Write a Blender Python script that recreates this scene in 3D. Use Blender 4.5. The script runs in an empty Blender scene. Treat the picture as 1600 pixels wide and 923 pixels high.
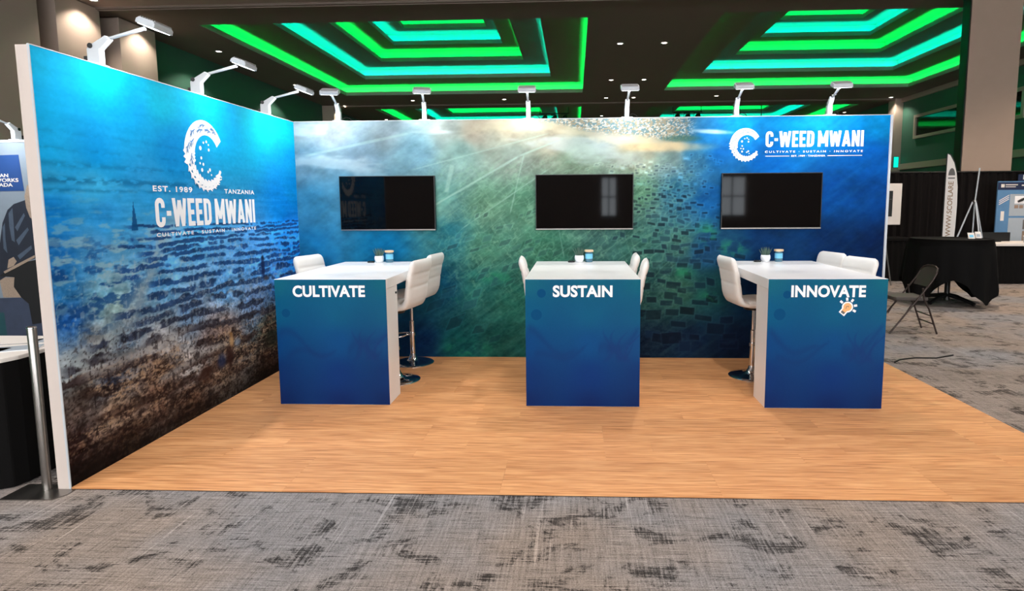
import bpy, bmesh, math, random
import numpy as np
from mathutils import Matrix, Vector
random.seed(7)
PI = math.pi
scene = bpy.context.scene
col = scene.collection

# ---------------------------------------------------------------- camera
CAM_R = [[0.999076, 0.042555, -0.006021], [0.00132, 0.109642, 0.99397], [-0.042959, 0.99306, -0.109484]]
cam_d = bpy.data.cameras.new('camera'); cam = bpy.data.objects.new('camera', cam_d); col.objects.link(cam)
r_, u_, f_ = [Vector(v) for v in CAM_R]
cam.matrix_world = Matrix(((r_.x, u_.x, -f_.x, 2.8548), (r_.y, u_.y, -f_.y, -6.2095), (r_.z, u_.z, -f_.z, 1.58537), (0, 0, 0, 1)))
cam_d.sensor_fit = 'HORIZONTAL'; cam_d.sensor_width = 36.0
cam_d.lens = 951.25 / 1600 * 36
cam_d.shift_x = -56.6 / 1600; cam_d.shift_y = -36.2 / 1600
cam_d.clip_start = 0.05; cam_d.clip_end = 200
scene.camera = cam

# ---------------------------------------------------------------- world, view, light levels
w = bpy.data.worlds.new('world'); scene.world = w; w.use_nodes = True
w.node_tree.nodes['Background'].inputs[0].default_value = (0.75, 0.85, 1, 1)
w.node_tree.nodes['Background'].inputs[1].default_value = 0.3
vs = scene.view_settings
vs.view_transform = 'Standard'; vs.look = 'None'; vs.exposure = 0.0; vs.gamma = 1.0; vs.use_curve_mapping = False
HALL_W = 480.0      # watts of each hall downlight near the booth
FAR_W = 260.0       # watts of the far ceiling downlights
WASH_W = 230.0       # watts of the wall washing downlights
LAMP_W = 6.5        # watts of each booth arm light
LED_E = 80.0         # emission of the cove light strips
WIN_E = 5.0
FILL_E = 16.5       # emission of the added unseen fill windows behind the camera         # daylight in the glazed doors behind the camera
ZC = 6.2            # hall ceiling height
BW, BD, BH = 5.94, 3.03, 2.44    # booth width, depth, wall height
FZ = 0.01           # top of the booth flooring

# ---------------------------------------------------------------- helpers
def srgb(r, g, b):
    o = []
    for c in (r, g, b):
        c /= 255.0
        o.append(c / 12.92 if c <= 0.04045 else ((c + 0.055) / 1.055) ** 2.4)
    return tuple(o)

class MB:
    def __init__(s): s.v = []; s.f = []
    def add(s, vs, fs):
        n = len(s.v); s.v += [tuple(p) for p in vs]; s.f += [tuple(i + n for i in q) for q in fs]; return s
    def box(s, x0, x1, y0, y1, z0, z1):
        return s.add([(x0,y0,z0),(x1,y0,z0),(x1,y1,z0),(x0,y1,z0),(x0,y0,z1),(x1,y0,z1),(x1,y1,z1),(x0,y1,z1)],
                     [(0,3,2,1),(4,5,6,7),(0,1,5,4),(1,2,6,5),(2,3,7,6),(3,0,4,7)])
    def obox(s, c, ax, ay, az):           # box with centre and half axes
        c, ax, ay, az = map(Vector, (c, ax, ay, az))
        P = [c + i*ax + j*ay + k*az for k in (-1, 1) for i, j in ((-1,-1),(1,-1),(1,1),(-1,1))]
        return s.add(P, [(0,3,2,1),(4,5,6,7),(0,1,5,4),(1,2,6,5),(2,3,7,6),(3,0,4,7)])
    def lathe(s, prof, n=24, c=(0,0,0), caps=True):
        vs, fs = [], []
        for r, z in prof:
            for k in range(n):
                a = 2*PI*k/n; vs.append((c[0]+r*math.cos(a), c[1]+r*math.sin(a), c[2]+z))
        for i in range(len(prof)-1):
            for k in range(n):
                k2 = (k+1) % n; fs.append((i*n+k, i*n+k2, (i+1)*n+k2, (i+1)*n+k))
        if caps: fs.append(tuple(range(n))[::-1]); fs.append(tuple((len(prof)-1)*n+k for k in range(n)))
        return s.add(vs, fs)
    def tube(s, pts, r, n=8, closed=False):
        pts = [Vector(p) for p in pts]; m = len(pts); vs, fs = [], []
        rr = r if isinstance(r, (list, tuple)) else [r]*m
        up = None
        for i in range(m):
            a = pts[(i-1) % m] if (closed or i > 0) else pts[i]
            b = pts[(i+1) % m] if (closed or i < m-1) else pts[i]
            t = (b-a).normalized()
            if up is None:
                up = Vector((0,0,1)) if abs(t.z) < .9 else Vector((1,0,0))
            sd = t.cross(up)
            if sd.length < 1e-5: sd = t.orthogonal()
            sd.normalize(); up = sd.cross(t).normalized()
            for k in range(n):
                an = 2*PI*k/n; vs.append(pts[i] + (sd*math.cos(an) + up*math.sin(an))*rr[i])
        for i in range(m if closed else m-1):
            for k in range(n):
                k2 = (k+1) % n; j = (i+1) % m
                fs.append((i*n+k, i*n+k2, j*n+k2, j*n+k))
        if not closed:
            fs.append(tuple(range(n))[::-1]); fs.append(tuple((m-1)*n+k for k in range(n)))
        return s.add(vs, fs)
    def prism(s, poly, d, fn):            # polygon in 2-D; fn(a,b,h) -> 3-D; thickness d
        n = len(poly)
        vs = [fn(a, b, 0) for a, b in poly] + [fn(a, b, d) for a, b in poly]
        fs = [tuple(range(n))[::-1], tuple(range(n, 2*n))] + [(i, (i+1) % n, (i+1) % n+n, i+n) for i in range(n)]
        return s.add(vs, fs)
    def loops(s, L):                      # list of vertex loops of the same length
        n = len(L[0]); vs = [p for l in L for p in l]; fs = []
        for i in range(len(L)-1):
            for k in range(n):
                k2 = (k+1) % n; fs.append((i*n+k, i*n+k2, (i+1)*n+k2, (i+1)*n+k))
        return s.add(vs, fs)
    def build(s, name, m, parent=None, smooth=False, bevel=0.0, loc=None, fix=True):
        me = bpy.data.meshes.new(name)
        bm = bmesh.new()
        V = [bm.verts.new(p) for p in s.v]
        for f in s.f:
            try: bm.faces.new([V[i] for i in f])
            except ValueError: pass
        if fix: bmesh.ops.recalc_face_normals(bm, faces=bm.faces)
        if bevel > 0:
            es = [e for e in bm.edges if len(e.link_faces) == 2 and e.calc_face_angle(0) > 0.6]
            bmesh.ops.bevel(bm, geom=es, offset=bevel, segments=2, profile=0.6, affect='EDGES')
        if smooth:
            for f in bm.faces: f.smooth = True
            for e in bm.edges:
                if len(e.link_faces) == 2 and e.calc_face_angle(0) > 0.8: e.smooth = False
        bm.to_mesh(me); bm.free()
        me.materials.append(m)
        o = bpy.data.objects.new(name, me); col.objects.link(o)
        if parent: o.parent = parent
        if loc: o.location = loc
        return o

def tag(o, label=None, cat=None, group=None, kind=None):
    if label: o['label'] = label
    if cat: o['category'] = cat
    if group: o['group'] = group
    if kind: o['kind'] = kind
    return o
def thing(name, label, cat, loc=(0,0,0), rz=0, group=None):
    o = bpy.data.objects.new(name, None); col.objects.link(o); o.empty_display_size = 0.1
    o.location = loc; o.rotation_euler = (0, 0, rz)
    return tag(o, label, cat, group)
def copy_tree(o, parent=None):
    c = o.copy(); col.objects.link(c); c.parent = parent
    for ch in [x for x in o.children]: copy_tree(ch, c)
    return c
def place(proto, first, loc, rz, label, group=None):
    o = proto if first else copy_tree(proto)
    o.location = loc; o.rotation_euler = (0, 0, rz); o['label'] = label
    if group: o['group'] = group
    return o

# ---------------------------------------------------------------- materials
def newmat(name):
    m = bpy.data.materials.new(name); m.use_nodes = True
    nt = m.node_tree; b = nt.nodes['Principled BSDF']
    return m, nt, b
def N(nt, t, **kw):
    n = nt.nodes.new(t)
    for k, v in kw.items():
        if k.startswith('i_'): n.inputs[k[2:].replace('_', ' ')].default_value = v
        else: setattr(n, k, v)
    return n
def mat(name, c, rough=0.6, metal=0.0, var=0.08, scale=12.0, bump=0.0, bscale=200.0, spec=0.5, emit=None, es=0.0):
    m, nt, b = newmat(name); c = srgb(*c)
    tc = N(nt, 'ShaderNodeTexCoord'); nz = N(nt, 'ShaderNodeTexNoise'); nz.inputs['Scale'].default_value = scale; nz.inputs['Detail'].default_value = 4
    nt.links.new(tc.outputs['Object'], nz.inputs['Vector'])
    mr = N(nt, 'ShaderNodeMapRange'); mr.inputs[3].default_value = 1-var; mr.inputs[4].default_value = 1+var
    nt.links.new(nz.outputs[0], mr.inputs[0])
    mx = N(nt, 'ShaderNodeVectorMath', operation='SCALE'); mx.inputs[0].default_value = c
    nt.links.new(mr.outputs[0], mx.inputs['Scale']); nt.links.new(mx.outputs[0], b.inputs['Base Color'])
    b.inputs['Roughness'].default_value = rough; b.inputs['Metallic'].default_value = metal
    b.inputs['Specular IOR Level'].default_value = spec
    if bump > 0:
        n2 = N(nt, 'ShaderNodeTexNoise'); n2.inputs['Scale'].default_value = bscale; n2.inputs['Detail'].default_value = 3
        nt.links.new(tc.outputs['Object'], n2.inputs['Vector'])
        bp = N(nt, 'ShaderNodeBump'); bp.inputs['Strength'].default_value = bump; bp.inputs['Distance'].default_value = 0.004
        nt.links.new(n2.outputs[0], bp.inputs['Height']); nt.links.new(bp.outputs[0], b.inputs['Normal'])
    if emit:
        b.inputs['Emission Color'].default_value = (*emit, 1); b.inputs['Emission Strength'].default_value = es
    return m

M = {}
M['laminate'] = mat('white_laminate', (236, 233, 231), 0.28, var=0.015, scale=3)
M['leather'] = mat('white_leatherette', (226, 222, 217), 0.45, var=0.03, bump=0.15, bscale=260)
M['chrome'] = mat('polished_chrome', (205, 205, 208), 0.08, 1.0, var=0.02)
M['steel'] = mat('brushed_steel', (150, 146, 142), 0.32, 1.0, var=0.08, scale=40)
M['white_metal'] = mat('white_painted_metal', (190, 196, 202), 0.4, var=0.02)
M['frame'] = mat('white_anodised_frame', (206, 193, 185), 0.5, var=0.03)
M['black'] = mat('black_plastic', (14, 14, 15), 0.4, var=0.1)
M['screen'] = mat('glossy_black_screen', (3, 3, 4), 0.04, var=0.05, spec=0.28)
M['cloth'] = mat('black_cloth', (9, 8, 8), 0.9, var=0.2, scale=30, spec=0.15)
M['drape'] = mat('black_drape_fabric', (16, 13, 13), 0.9, var=0.25, scale=20, spec=0.15)
M['ceiling'] = mat('brown_ceiling_paint', (126, 112, 102), 0.85, var=0.03, scale=2)
M['cove'] = mat('cove_paint', (150, 150, 146), 0.85, var=0.02, scale=2)
M['taupe'] = mat('taupe_wall_fabric', (178, 160, 148), 0.85, var=0.04, scale=3, bump=0.1)
M['panelcloth'] = mat('column_panel_fabric', (170, 149, 134), 0.85, var=0.05, scale=4, bump=0.1)
M['wall_green_cast'] = mat('wall_paint_green_cast', (58, 104, 88), 0.8, var=0.04, scale=2)  # green glow of the coves put into the taupe wall colour
M['white'] = mat('white_print_ink', (238, 238, 240), 0.7, var=0.01)
M['offwhite'] = mat('off_white_card', (225, 218, 212), 0.7, var=0.03)
M['glass_dark'] = mat('dark_window_glass', (6, 10, 10), 0.05, var=0.1, spec=0.8)
M['chairmetal'] = mat('dark_brown_chair_metal', (58, 46, 42), 0.4, 0.4, var=0.1)
M['chairpad'] = mat('grey_brown_vinyl', (64, 56, 52), 0.6, var=0.1)
M['tan'] = mat('tan_fabric', (142, 120, 104), 0.8, var=0.08)
M['wood_lid'] = mat('pale_wood', (214, 186, 150), 0.6, var=0.12, scale=60)
M['jarglass'] = mat('jar_contents', (70, 110, 130), 0.15, var=0.25, scale=60)
M['jarlabel'] = mat('blue_jar_label', (110, 190, 225), 0.6, var=0.1, scale=40)
M['ceramic'] = mat('white_ceramic', (238, 240, 243), 0.25, var=0.01)
M['succulent'] = mat('grey_green_succulent', (72, 96, 84), 0.55, var=0.25, scale=60)
M['soil'] = mat('dark_soil', (48, 38, 32), 0.95, var=0.3, scale=90)
M['inkblue'] = mat('blue_print_ink', (70, 120, 170), 0.7, var=0.02)
M['bulb'] = mat('orange_bulb_ink', (236, 172, 112), 0.7, var=0.03)
M['bulbgrey'] = mat('grey_ink', (96, 92, 90), 0.7, var=0.03)
M['bubble'] = mat('dark_teal_ink', (4, 66, 108), 0.8, var=0.02, spec=0.1)
M['led_green'] = mat('green_light_strip', (0, 90, 30), 0.5, emit=(0.0, 1.0, 0.11), es=LED_E)
M['led_aqua'] = mat('aqua_light_strip', (0, 90, 70), 0.5, emit=(0.0, 0.92, 0.60), es=LED_E)
M['glow'] = mat('downlight_lens', (255, 240, 220), 0.5, emit=(1.0, 0.86, 0.7), es=14.0)
M['lens'] = mat('led_flood_lens', (240, 245, 255), 0.4, emit=(0.9, 0.96, 1.0), es=6.0)
M['aqua'] = mat('aqua_sign_glow', (0, 120, 100), 0.5, emit=(0.0, 0.8, 0.6), es=1.2)
M['daylight'] = mat('daylit_glazing', (220, 230, 240), 0.3, emit=(0.85, 0.93, 1.0), es=WIN_E)
M['fill_glazing'] = mat('added_fill_glazing', (220, 230, 240), 0.3, emit=(0.94, 0.97, 1.0), es=FILL_E)
M['navy'] = mat('navy_print', (18, 62, 122), 0.7, var=0.06)
M['bannergrey'] = mat('pale_grey_print', (160, 170, 180), 0.7, var=0.05)
M['backdropgrey'] = mat('blue_grey_print', (126, 138, 150), 0.8, var=0.05, spec=0.1)
M['posterblue'] = mat('blue_poster_print', (84, 128, 170), 0.6, var=0.2, scale=5)
M['posterdark'] = mat('navy_poster_print', (20, 36, 72), 0.6, var=0.1)
M['jacket'] = mat('dark_navy_print', (22, 30, 46), 0.7, var=0.4, scale=9)
M['jackethi'] = mat('slate_print', (66, 80, 98), 0.7, var=0.25, scale=20)
M['pants'] = mat('black_print', (8, 8, 12), 0.7, var=0.3)
M['fur'] = mat('fur_print', (150, 132, 116), 0.8, var=0.3, scale=90)
M['deck'] = mat('blue_grey_print', (48, 58, 80), 0.7, var=0.35, scale=9)
M['teal'] = mat('dark_teal_print', (16, 66, 74), 0.7, var=0.2)
M['goldink'] = mat('ochre_print', (150, 122, 96), 0.7, var=0.05)
M['greyink'] = mat('mid_grey_print', (140, 138, 138), 0.7, var=0.05)

def print_mat(name, rough=0.7):
    m, nt, b = newmat(name)
    a = N(nt, 'ShaderNodeAttribute'); a.attribute_name = 'print'
    tc = N(nt, 'ShaderNodeTexCoord'); nz = N(nt, 'ShaderNodeTexNoise'); nz.inputs['Scale'].default_value = 170; nz.inputs['Detail'].default_value = 3
    nt.links.new(tc.outputs['Object'], nz.inputs['Vector'])
    mr = N(nt, 'ShaderNodeMapRange'); mr.inputs[3].default_value = 0.9; mr.inputs[4].default_value = 1.1
    nt.links.new(nz.outputs[0], mr.inputs[0])
    mx = N(nt, 'ShaderNodeVectorMath', operation='SCALE')
    nt.links.new(a.outputs['Color'], mx.inputs[0]); nt.links.new(mr.outputs[0], mx.inputs['Scale'])
    nt.links.new(mx.outputs[0], b.inputs['Base Color']); b.inputs['Roughness'].default_value = rough
    b.inputs['Specular IOR Level'].default_value = 0.08
    return m
M['print'] = print_mat('fabric_print')
M['panelprint'] = print_mat('counter_front_print', 0.45)

def wood_mat():
    m, nt, b = newmat('wood_plank')
    tc = N(nt, 'ShaderNodeTexCoord'); oi = N(nt, 'ShaderNodeObjectInfo')
    off = N(nt, 'ShaderNodeVectorMath', operation='SCALE'); off.inputs[0].default_value = (37, 53, 11)
    nt.links.new(oi.outputs['Random'], off.inputs['Scale'])
    ad = N(nt, 'ShaderNodeVectorMath', operation='ADD'); nt.links.new(tc.outputs['Object'], ad.inputs[0]); nt.links.new(off.outputs[0], ad.inputs[1])
    mp = N(nt, 'ShaderNodeMapping'); mp.inputs['Scale'].default_value = (1.6, 26, 1); nt.links.new(ad.outputs[0], mp.inputs[0])
    n1 = N(nt, 'ShaderNodeTexNoise'); n1.inputs['Scale'].default_value = 2.2; n1.inputs['Detail'].default_value = 8; n1.inputs['Distortion'].default_value = 0.6
    nt.links.new(mp.outputs[0], n1.inputs['Vector'])
    cr = N(nt, 'ShaderNodeValToRGB'); e = cr.color_ramp.elements
    e[0].position = 0.22; e[0].color = (*srgb(150, 94, 54), 1); e[1].position = 0.72; e[1].color = (*srgb(226, 170, 118), 1)
    x = e.new(0.42); x.color = (*srgb(196, 134, 84), 1); x = e.new(0.55); x.color = (*srgb(212, 152, 100), 1)
    nt.links.new(n1.outputs[0], cr.inputs[0])
    mr = N(nt, 'ShaderNodeMapRange'); mr.inputs[3].default_value = 0.93; mr.inputs[4].default_value = 1.07; nt.links.new(oi.outputs['Random'], mr.inputs[0])
    mx = N(nt, 'ShaderNodeVectorMath', operation='SCALE'); nt.links.new(cr.outputs[0], mx.inputs[0]); nt.links.new(mr.outputs[0], mx.inputs['Scale'])
    nt.links.new(mx.outputs[0], b.inputs['Base Color']); b.inputs['Roughness'].default_value = 0.5
    b.inputs['Specular IOR Level'].default_value = 0.35
    return m
M['wood'] = wood_mat()

def carpet_mat():
    m, nt, b = newmat('grey_woven_carpet')
    tc = N(nt, 'ShaderNodeTexCoord')
    def noise(sc, detail=5, rough=0.6, dist=0.0):
        mp = N(nt, 'ShaderNodeMapping'); mp.inputs['Scale'].default_value = sc; nt.links.new(tc.outputs['Object'], mp.inputs[0])
        n = N(nt, 'ShaderNodeTexNoise'); n.inputs['Scale'].default_value = 1; n.inputs['Detail'].default_value = detail; n.inputs['Roughness'].default_value = rough
        n.inputs['Distortion'].default_value = dist
        nt.links.new(mp.outputs[0], n.inputs['Vector']); return n.outputs[0]
    def rng(v, a, b_, c=0.0, d=1.0):
        r = N(nt, 'ShaderNodeMapRange'); r.inputs[1].default_value = a; r.inputs[2].default_value = b_; r.inputs[3].default_value = c; r.inputs[4].default_value = d
        nt.links.new(v, r.inputs[0]); return r.outputs[0]
    def mth(op, a, b_):
        n = N(nt, 'ShaderNodeMath', operation=op)
        for i, q in enumerate((a, b_)):
            if isinstance(q, (int, float)): n.inputs[i].default_value = q
            else: nt.links.new(q, n.inputs[i])
        return n.outputs[0]
    streak_x = noise((5.0, 95, 1), 3, 0.75); streak_y = noise((85, 4.0, 1), 3, 0.75)
    blotch = noise((3.3, 4.0, 1), 7, 0.70, 0.5); big = noise((0.45, 0.55, 1), 3); med = noise((7, 9, 1), 5, 0.7)
    fine = noise((130, 145, 1), 2, 0.85); long_y = noise((26, 0.8, 1), 2, 0.5)
    cross = mth('ADD', streak_x, streak_y)
    dark = mth('MULTIPLY', rng(blotch, 0.53, 0.58), rng(mth('ADD', cross, med), 1.30, 1.56))
    dark2 = mth('MULTIPLY', rng(streak_x, 0.55, 0.65), rng(med, 0.46, 0.60))
    dark3 = mth('MULTIPLY', rng(streak_y, 0.60, 0.68), rng(med, 0.50, 0.62))
    light = mth('MULTIPLY', rng(long_y, 0.66, 0.70), rng(blotch, 0.36, 0.5))
    light2 = mth('MULTIPLY', rng(streak_x, 0.42, 0.34), rng(big, 0.40, 0.55))
    base = mth('ADD', rng(fine, 0.25, 0.75, 0.45, 1.32), rng(cross, 0.75, 1.25, 0.32, -0.32))
    base = mth('ADD', base, mth('MULTIPLY', light, 0.42)); base = mth('ADD', base, mth('MULTIPLY', light2, 0.20))
    base = mth('SUBTRACT', base, mth('MULTIPLY', dark, 0.62)); base = mth('SUBTRACT', base, mth('MULTIPLY', dark2, 0.42)); base = mth('SUBTRACT', base, mth('MULTIPLY', dark3, 0.30))
    base = mth('MAXIMUM', base, 0.12)
    mixc = N(nt, 'ShaderNodeMix', data_type='RGBA'); nt.links.new(rng(big, 0.42, 0.58), mixc.inputs[0])
    mixc.inputs[6].default_value = (*srgb(138, 134, 134), 1); mixc.inputs[7].default_value = (*srgb(146, 132, 122), 1)
    mx = N(nt, 'ShaderNodeVectorMath', operation='SCALE'); nt.links.new(mixc.outputs[2], mx.inputs[0]); nt.links.new(base, mx.inputs['Scale'])
    nt.links.new(mx.outputs[0], b.inputs['Base Color']); b.inputs['Roughness'].default_value = 0.95; b.inputs['Specular IOR Level'].default_value = 0.1
    bp = N(nt, 'ShaderNodeBump'); bp.inputs['Strength'].default_value = 0.4; bp.inputs['Distance'].default_value = 0.004
    nt.links.new(fine, bp.inputs['Height']); nt.links.new(bp.outputs[0], b.inputs['Normal'])
    return m
M['carpet'] = carpet_mat()

# ================================================================ the hall
XL, XR, YB, YF = -8.7, 17.4, 34.0, -16.0
def struct(name, mb, m, **kw):
    o = mb.build(name, m, **kw); o['kind'] = 'structure'; return o
struct('floor', MB().box(XL, XR, YF, YB, -0.1, 0.0), M['carpet'])
coffers = [(-6.69, 3.2, 9.5, 19.6), (6.5, 16.2, 9.3, 19.4), (-6.69, 3.2, 23.3, 33.3), (6.5, 16.2, 23.6, 33.4)]
def ceiling_mesh():
    mb = MB()
    def q(x0, x1, y0, y1): mb.add([(x0,y0,ZC),(x0,y1,ZC),(x1,y1,ZC),(x1,y0,ZC)], [(0,1,2,3)])
    q(XL, XR, 8.2, 9.0)
    for (a, b) in ((0, 1), (2, 3)):
        A, B = coffers[a], coffers[b]; y0 = 9.0 if a == 0 else 23.0; y1 = 23.0 if a == 0 else YB
        for xa, xb, cf in ((XL, 4.85, A), (4.85, XR, B)):
            q(xa, xb, y0, cf[2]); q(xa, xb, cf[3], y1); q(xa, cf[0], cf[2], cf[3]); q(cf[1], xb, cf[2], cf[3])
    return mb
ceil = struct('ceiling', ceiling_mesh(), M['ceiling'], fix=False)
struct('ceiling', MB().add([(XL, YF, ZC), (XL, 8.2, ZC), (XR, 8.2, ZC), (XR, YF, ZC)], [(0, 1, 2, 3)]), M['taupe'], fix=False)  # lighter paint stands in for the stronger light on the near ceiling
DI = [0, 1.26, 2.25, 2.94, 3.45]; SI = [0, 0.40, 0.83, 1.26, 1.70, 2.1]
for ci, (x0, x1, y0, y1) in enumerate(coffers):
    cx, cy = (x0+x1)/2, (y0+y1)/2; hx, hy = (x1-x0)/2, (y1-y0)/2
    def rect(d, z): return [(cx-hx+d, cy-hy+d, z), (cx+hx-d, cy-hy+d, z), (cx+hx-d, cy+hy-d, z), (cx-hx+d, cy+hy-d, z)]
    for k in range(5):
        d, z, zn = DI[k], ZC+SI[k], ZC+SI[k+1]
        if ci > 1 and k > 3: continue
        mb = MB().loops([rect(d, z), rect(d, z+.05), rect(d-.02, z+.05), rect(d-.02, z+.15), rect(d-.05, z+.15), rect(d-.05, z+.03), rect(d-.32, z+.03), rect(d-.32, zn)])
        st = mb.build('coffer_step', M['cove'], ceil, fix=False)
        nd = DI[k+1] if k < 4 and not (ci > 1 and k == 3) else None
        if nd: mb2 = MB().loops([rect(d-.32, zn), rect(nd, zn)])
        else: mb2 = MB().add(rect(d-.32, zn), [(0, 1, 2, 3)])
        mb2.build('coffer_soffit', M['ceiling'], ceil, fix=False)
        MB().loops([rect(d-.10, z+.04), rect(d-.16, z+.04)]).build('led_strip', M['led_aqua' if k % 2 else 'led_green'], st, fix=False)
# partition track headers crossing the hall and mouldings
struct('trim_1', MB().box(XL, XR, 7.98, 8.26, ZC-.05, ZC).box(XL, XR, 8.05, 8.09, ZC-.07, ZC-.05), M['ceiling'])
struct('trim_2', MB().box(XL, XR, 22.1, 22.5, ZC-.06, ZC), M['ceiling'])
struct('wall_left', MB().box(XL-.3, XL, YF, YB, 0, ZC), M['wall_green_cast'])
struct('wall_right', MB().box(XR, XR+.3, YF, YB, 0, ZC), M['wall_green_cast'])
struct('wall_back', MB().box(XL, XR, YB, YB+.3, 0, ZC), M['taupe'])
# wall behind the camera with the two glazed doors the screens reflect
gz = [(3.85, 4.35), (8.05, 8.95)]
wf = MB(); xs = [XL, gz[0][0], gz[0][1], gz[1][0], gz[1][1], XR]
for i in range(5):
    if i % 2 == 0: wf.box(xs[i], xs[i+1], YF-.3, YF, 0, ZC)
    else: wf.box(xs[i], xs[i+1], YF-.3, YF, 2.6, ZC).box(xs[i], xs[i+1], YF-.3, YF, 0, 1.15)
wf2 = MB(); CB = [(XL+.9+k*4.2, XL+.9+k*4.2+3.4) for k in range(6)]
wf.v, wf.f = [], []
for i in range(5):
    if i % 2 == 0: wf.box(xs[i], xs[i+1], YF-.3, YF, 0, 3.1)
    else: wf.box(xs[i], xs[i+1], YF-.3, YF, 2.6, 3.1).box(xs[i], xs[i+1], YF-.3, YF, 0, 1.15)
wf.box(XL, XR, YF-.3, YF, 5.6, ZC)
e_ = [XL] + [q for c in CB for q in c] + [XR]
for i in range(0, len(e_), 2): wf.box(e_[i], e_[i+1], YF-.3, YF, 3.1, 5.6)
struct('wall_front', wf, M['taupe'])
for i, (a, b) in enumerate(CB):  # upper windows out of view, added to give frontal fill light
    wn = struct('window_%d' % (i+5), MB().box(a, b, YF-.22, YF-.2, 3.1, 5.6), M['fill_glazing'])
    fr = MB().box(a, b, YF-.18, YF-.12, 4.3, 4.36)
    for k in range(4): fr.box(a+(b-a)*k/3-.025, a+(b-a)*k/3+.025, YF-.18, YF-.12, 3.1, 5.6)
    fr.build('window_frame', M['black'], wn)
for i, (a, b) in enumerate(gz):
    wn = struct('window_%d' % (i+1), MB().box(a, b, YF-.22, YF-.2, 1.15, 2.6), M['daylight'])
    MB().box(a, b, YF-.18, YF-.12, 1.15, 1.2).box(a, b, YF-.18, YF-.12, 2.55, 2.6).box(a, b, YF-.18, YF-.12, 1.85, 1.89).box((a+b)/2-.02, (a+b)/2+.02, YF-.18, YF-.12, 1.2, 2.55).build('window_frame', M['black'], wn)
# pilasters on the side walls
def pilaster(name, x0, x1, y0, y1, m=M['taupe']):
    return struct(name, MB().box(x0, x1, y0, y1, 0, ZC-.02), m, bevel=.01)
for i, (a, b) in enumerate(((4.4, 6.4), (6.85, 8.1), (8.7, 10.0))):
    pilaster('trim_%d' % (i+3), XL, -8.2, a, b)
pilaster('trim_6', XL, -8.15, 21.9, 22.6); pilaster('trim_7', 17.05, XR, 22.0, 22.6)
struct('trim_8', MB().box(XR-.14, XR, 9.0, 21.9, 3.05, 3.3), M['taupe'], bevel=.01)
struct('trim_9', MB().box(XR-.10, XR, 9.0, 22, 6.0, ZC-.01), M['taupe'])
for i, (a, b) in enumerate(((17.95, 20.8), (14.6, 17.7))):
    wn = struct('window_%d' % (i+3), MB().box(XR-.03, XR-.02, a, b, 4.42, 5.18), M['glass_dark'])
    f = MB()
    f.box(XR-.1, XR, a-.12, a, 4.3, 5.3).box(XR-.1, XR, b, b+.12, 4.3, 5.3).box(XR-.1, XR, a, b, 4.3, 4.42).box(XR-.1, XR, a, b, 5.18, 5.3)
    f.build('window_frame', M['taupe'], wn)
# big free standing partition column
cp = thing('partition_column', 'tall grey-brown fabric covered column rising behind the black drapes at right', 'column', (12.07, 8.15, 0))
MB().box(-.53, .56, -.13, .13, 0, ZC-.08).build('panel', M['panelcloth'], cp, bevel=.012)
MB().box(-.56, -.535, -.12, .14, 0, ZC-.08).build('edge_seal', M['black'], cp)

# recessed downlights
def downlight(loc, watts, angle=115, blend=.8, label='small round recessed downlight in the brown hall ceiling', colr=(1, .88, .74), group='recessed ceiling downlights'):
    t = thing('recessed_downlight', label, 'ceiling light', loc, 0, group)
    MB().lathe([(.075, -.001), (.11, -.001), (.115, -.012), (.10, -.018), (.075, -.010), (.075, -.001)], 20, caps=False).build('trim_ring', M['white_metal'], t, smooth=True)
    MB().lathe([(.074, -.006), (.074, -.003)], 16).build('lens', M['glow'], t)
    l = bpy.data.lights.new('downlight_beam', 'SPOT'); l.energy = watts; l.spot_size = math.radians(angle); l.spot_blend = blend; l.shadow_soft_size = .09; l.color = colr
    lo = bpy.data.objects.new('downlight_beam', l); col.objects.link(lo); lo.parent = t; lo.location = (0, 0, -.03)
    return t
for x, y, nm in ((4.18, 12.0, 'in the beam between the coffers, nearest and leftmost'), (5.44, 12.0, 'in the beam between the coffers, nearest and rightmost'), (4.23, 17.15, 'in the beam between the coffers, second left'), (5.44, 17.15, 'in the beam between the coffers, second right'),
                 (4.24, 20.95, 'in the beam between the coffers, third left'), (5.42, 20.95, 'in the beam between the coffers, third right'), (4.28, 26.3, 'just above the back wall top between the far coffers'), (-4.24, 20.97, 'below the left coffer, near the second arm light'), (-.2, 20.97, 'below the left coffer, near the third arm light'),
                 (8.94, 20.8, 'below the right coffer, left of the fifth arm light'), (13.94, 20.95, 'below the right coffer, beside the sixth arm light'), (-7.2, 26.7, 'far back in the left corner of the ceiling'), (16.6, 26.1, 'far back in the right corner of the ceiling')):
    downlight((x, y, ZC), FAR_W, label='recessed downlight ' + nm)
for x, y, nm in ((-7.72, 12.1, 'nearer'), (-7.75, 17.2, 'farther')):
    downlight((x, y, ZC), WASH_W, 120, .35, 'recessed downlight close to the green-tinted left wall, the %s one' % nm)
for x, y, nm in ((-7.85, 7.5, 'first brown pilaster at top left'), (-7.85, 9.35, 'second brown pilaster at top left'), (-7.7, 22.1, 'far left corner pilaster'), (16.75, 21.8, 'far right corner pilaster')):
    downlight((x, y, ZC), WASH_W*.7, 125, .5, 'recessed downlight washing the ' + nm)
for x in (-6, -1, 4, 9, 14):
    for y in (-13, -8.5, -4, 1.2):
        downlight((x, y, ZC), HALL_W, 125, .8, 'round downlight in the near hall ceiling above the frame', colr=(1, .97, .93), group='near hall downlights')
for x, y in ((9.5, 4.5), (13.5, 5.0)):
    downlight((x, y, ZC), HALL_W*2.0, 120, .8, 'warm downlight in the near hall ceiling above the black tables', colr=(1, .82, .66), group='warm near hall downlights')
ex = thing('exit_light', 'small glowing aqua light on the far right pilaster', 'sign light', (17.2, 21.98, 3.15))
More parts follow.
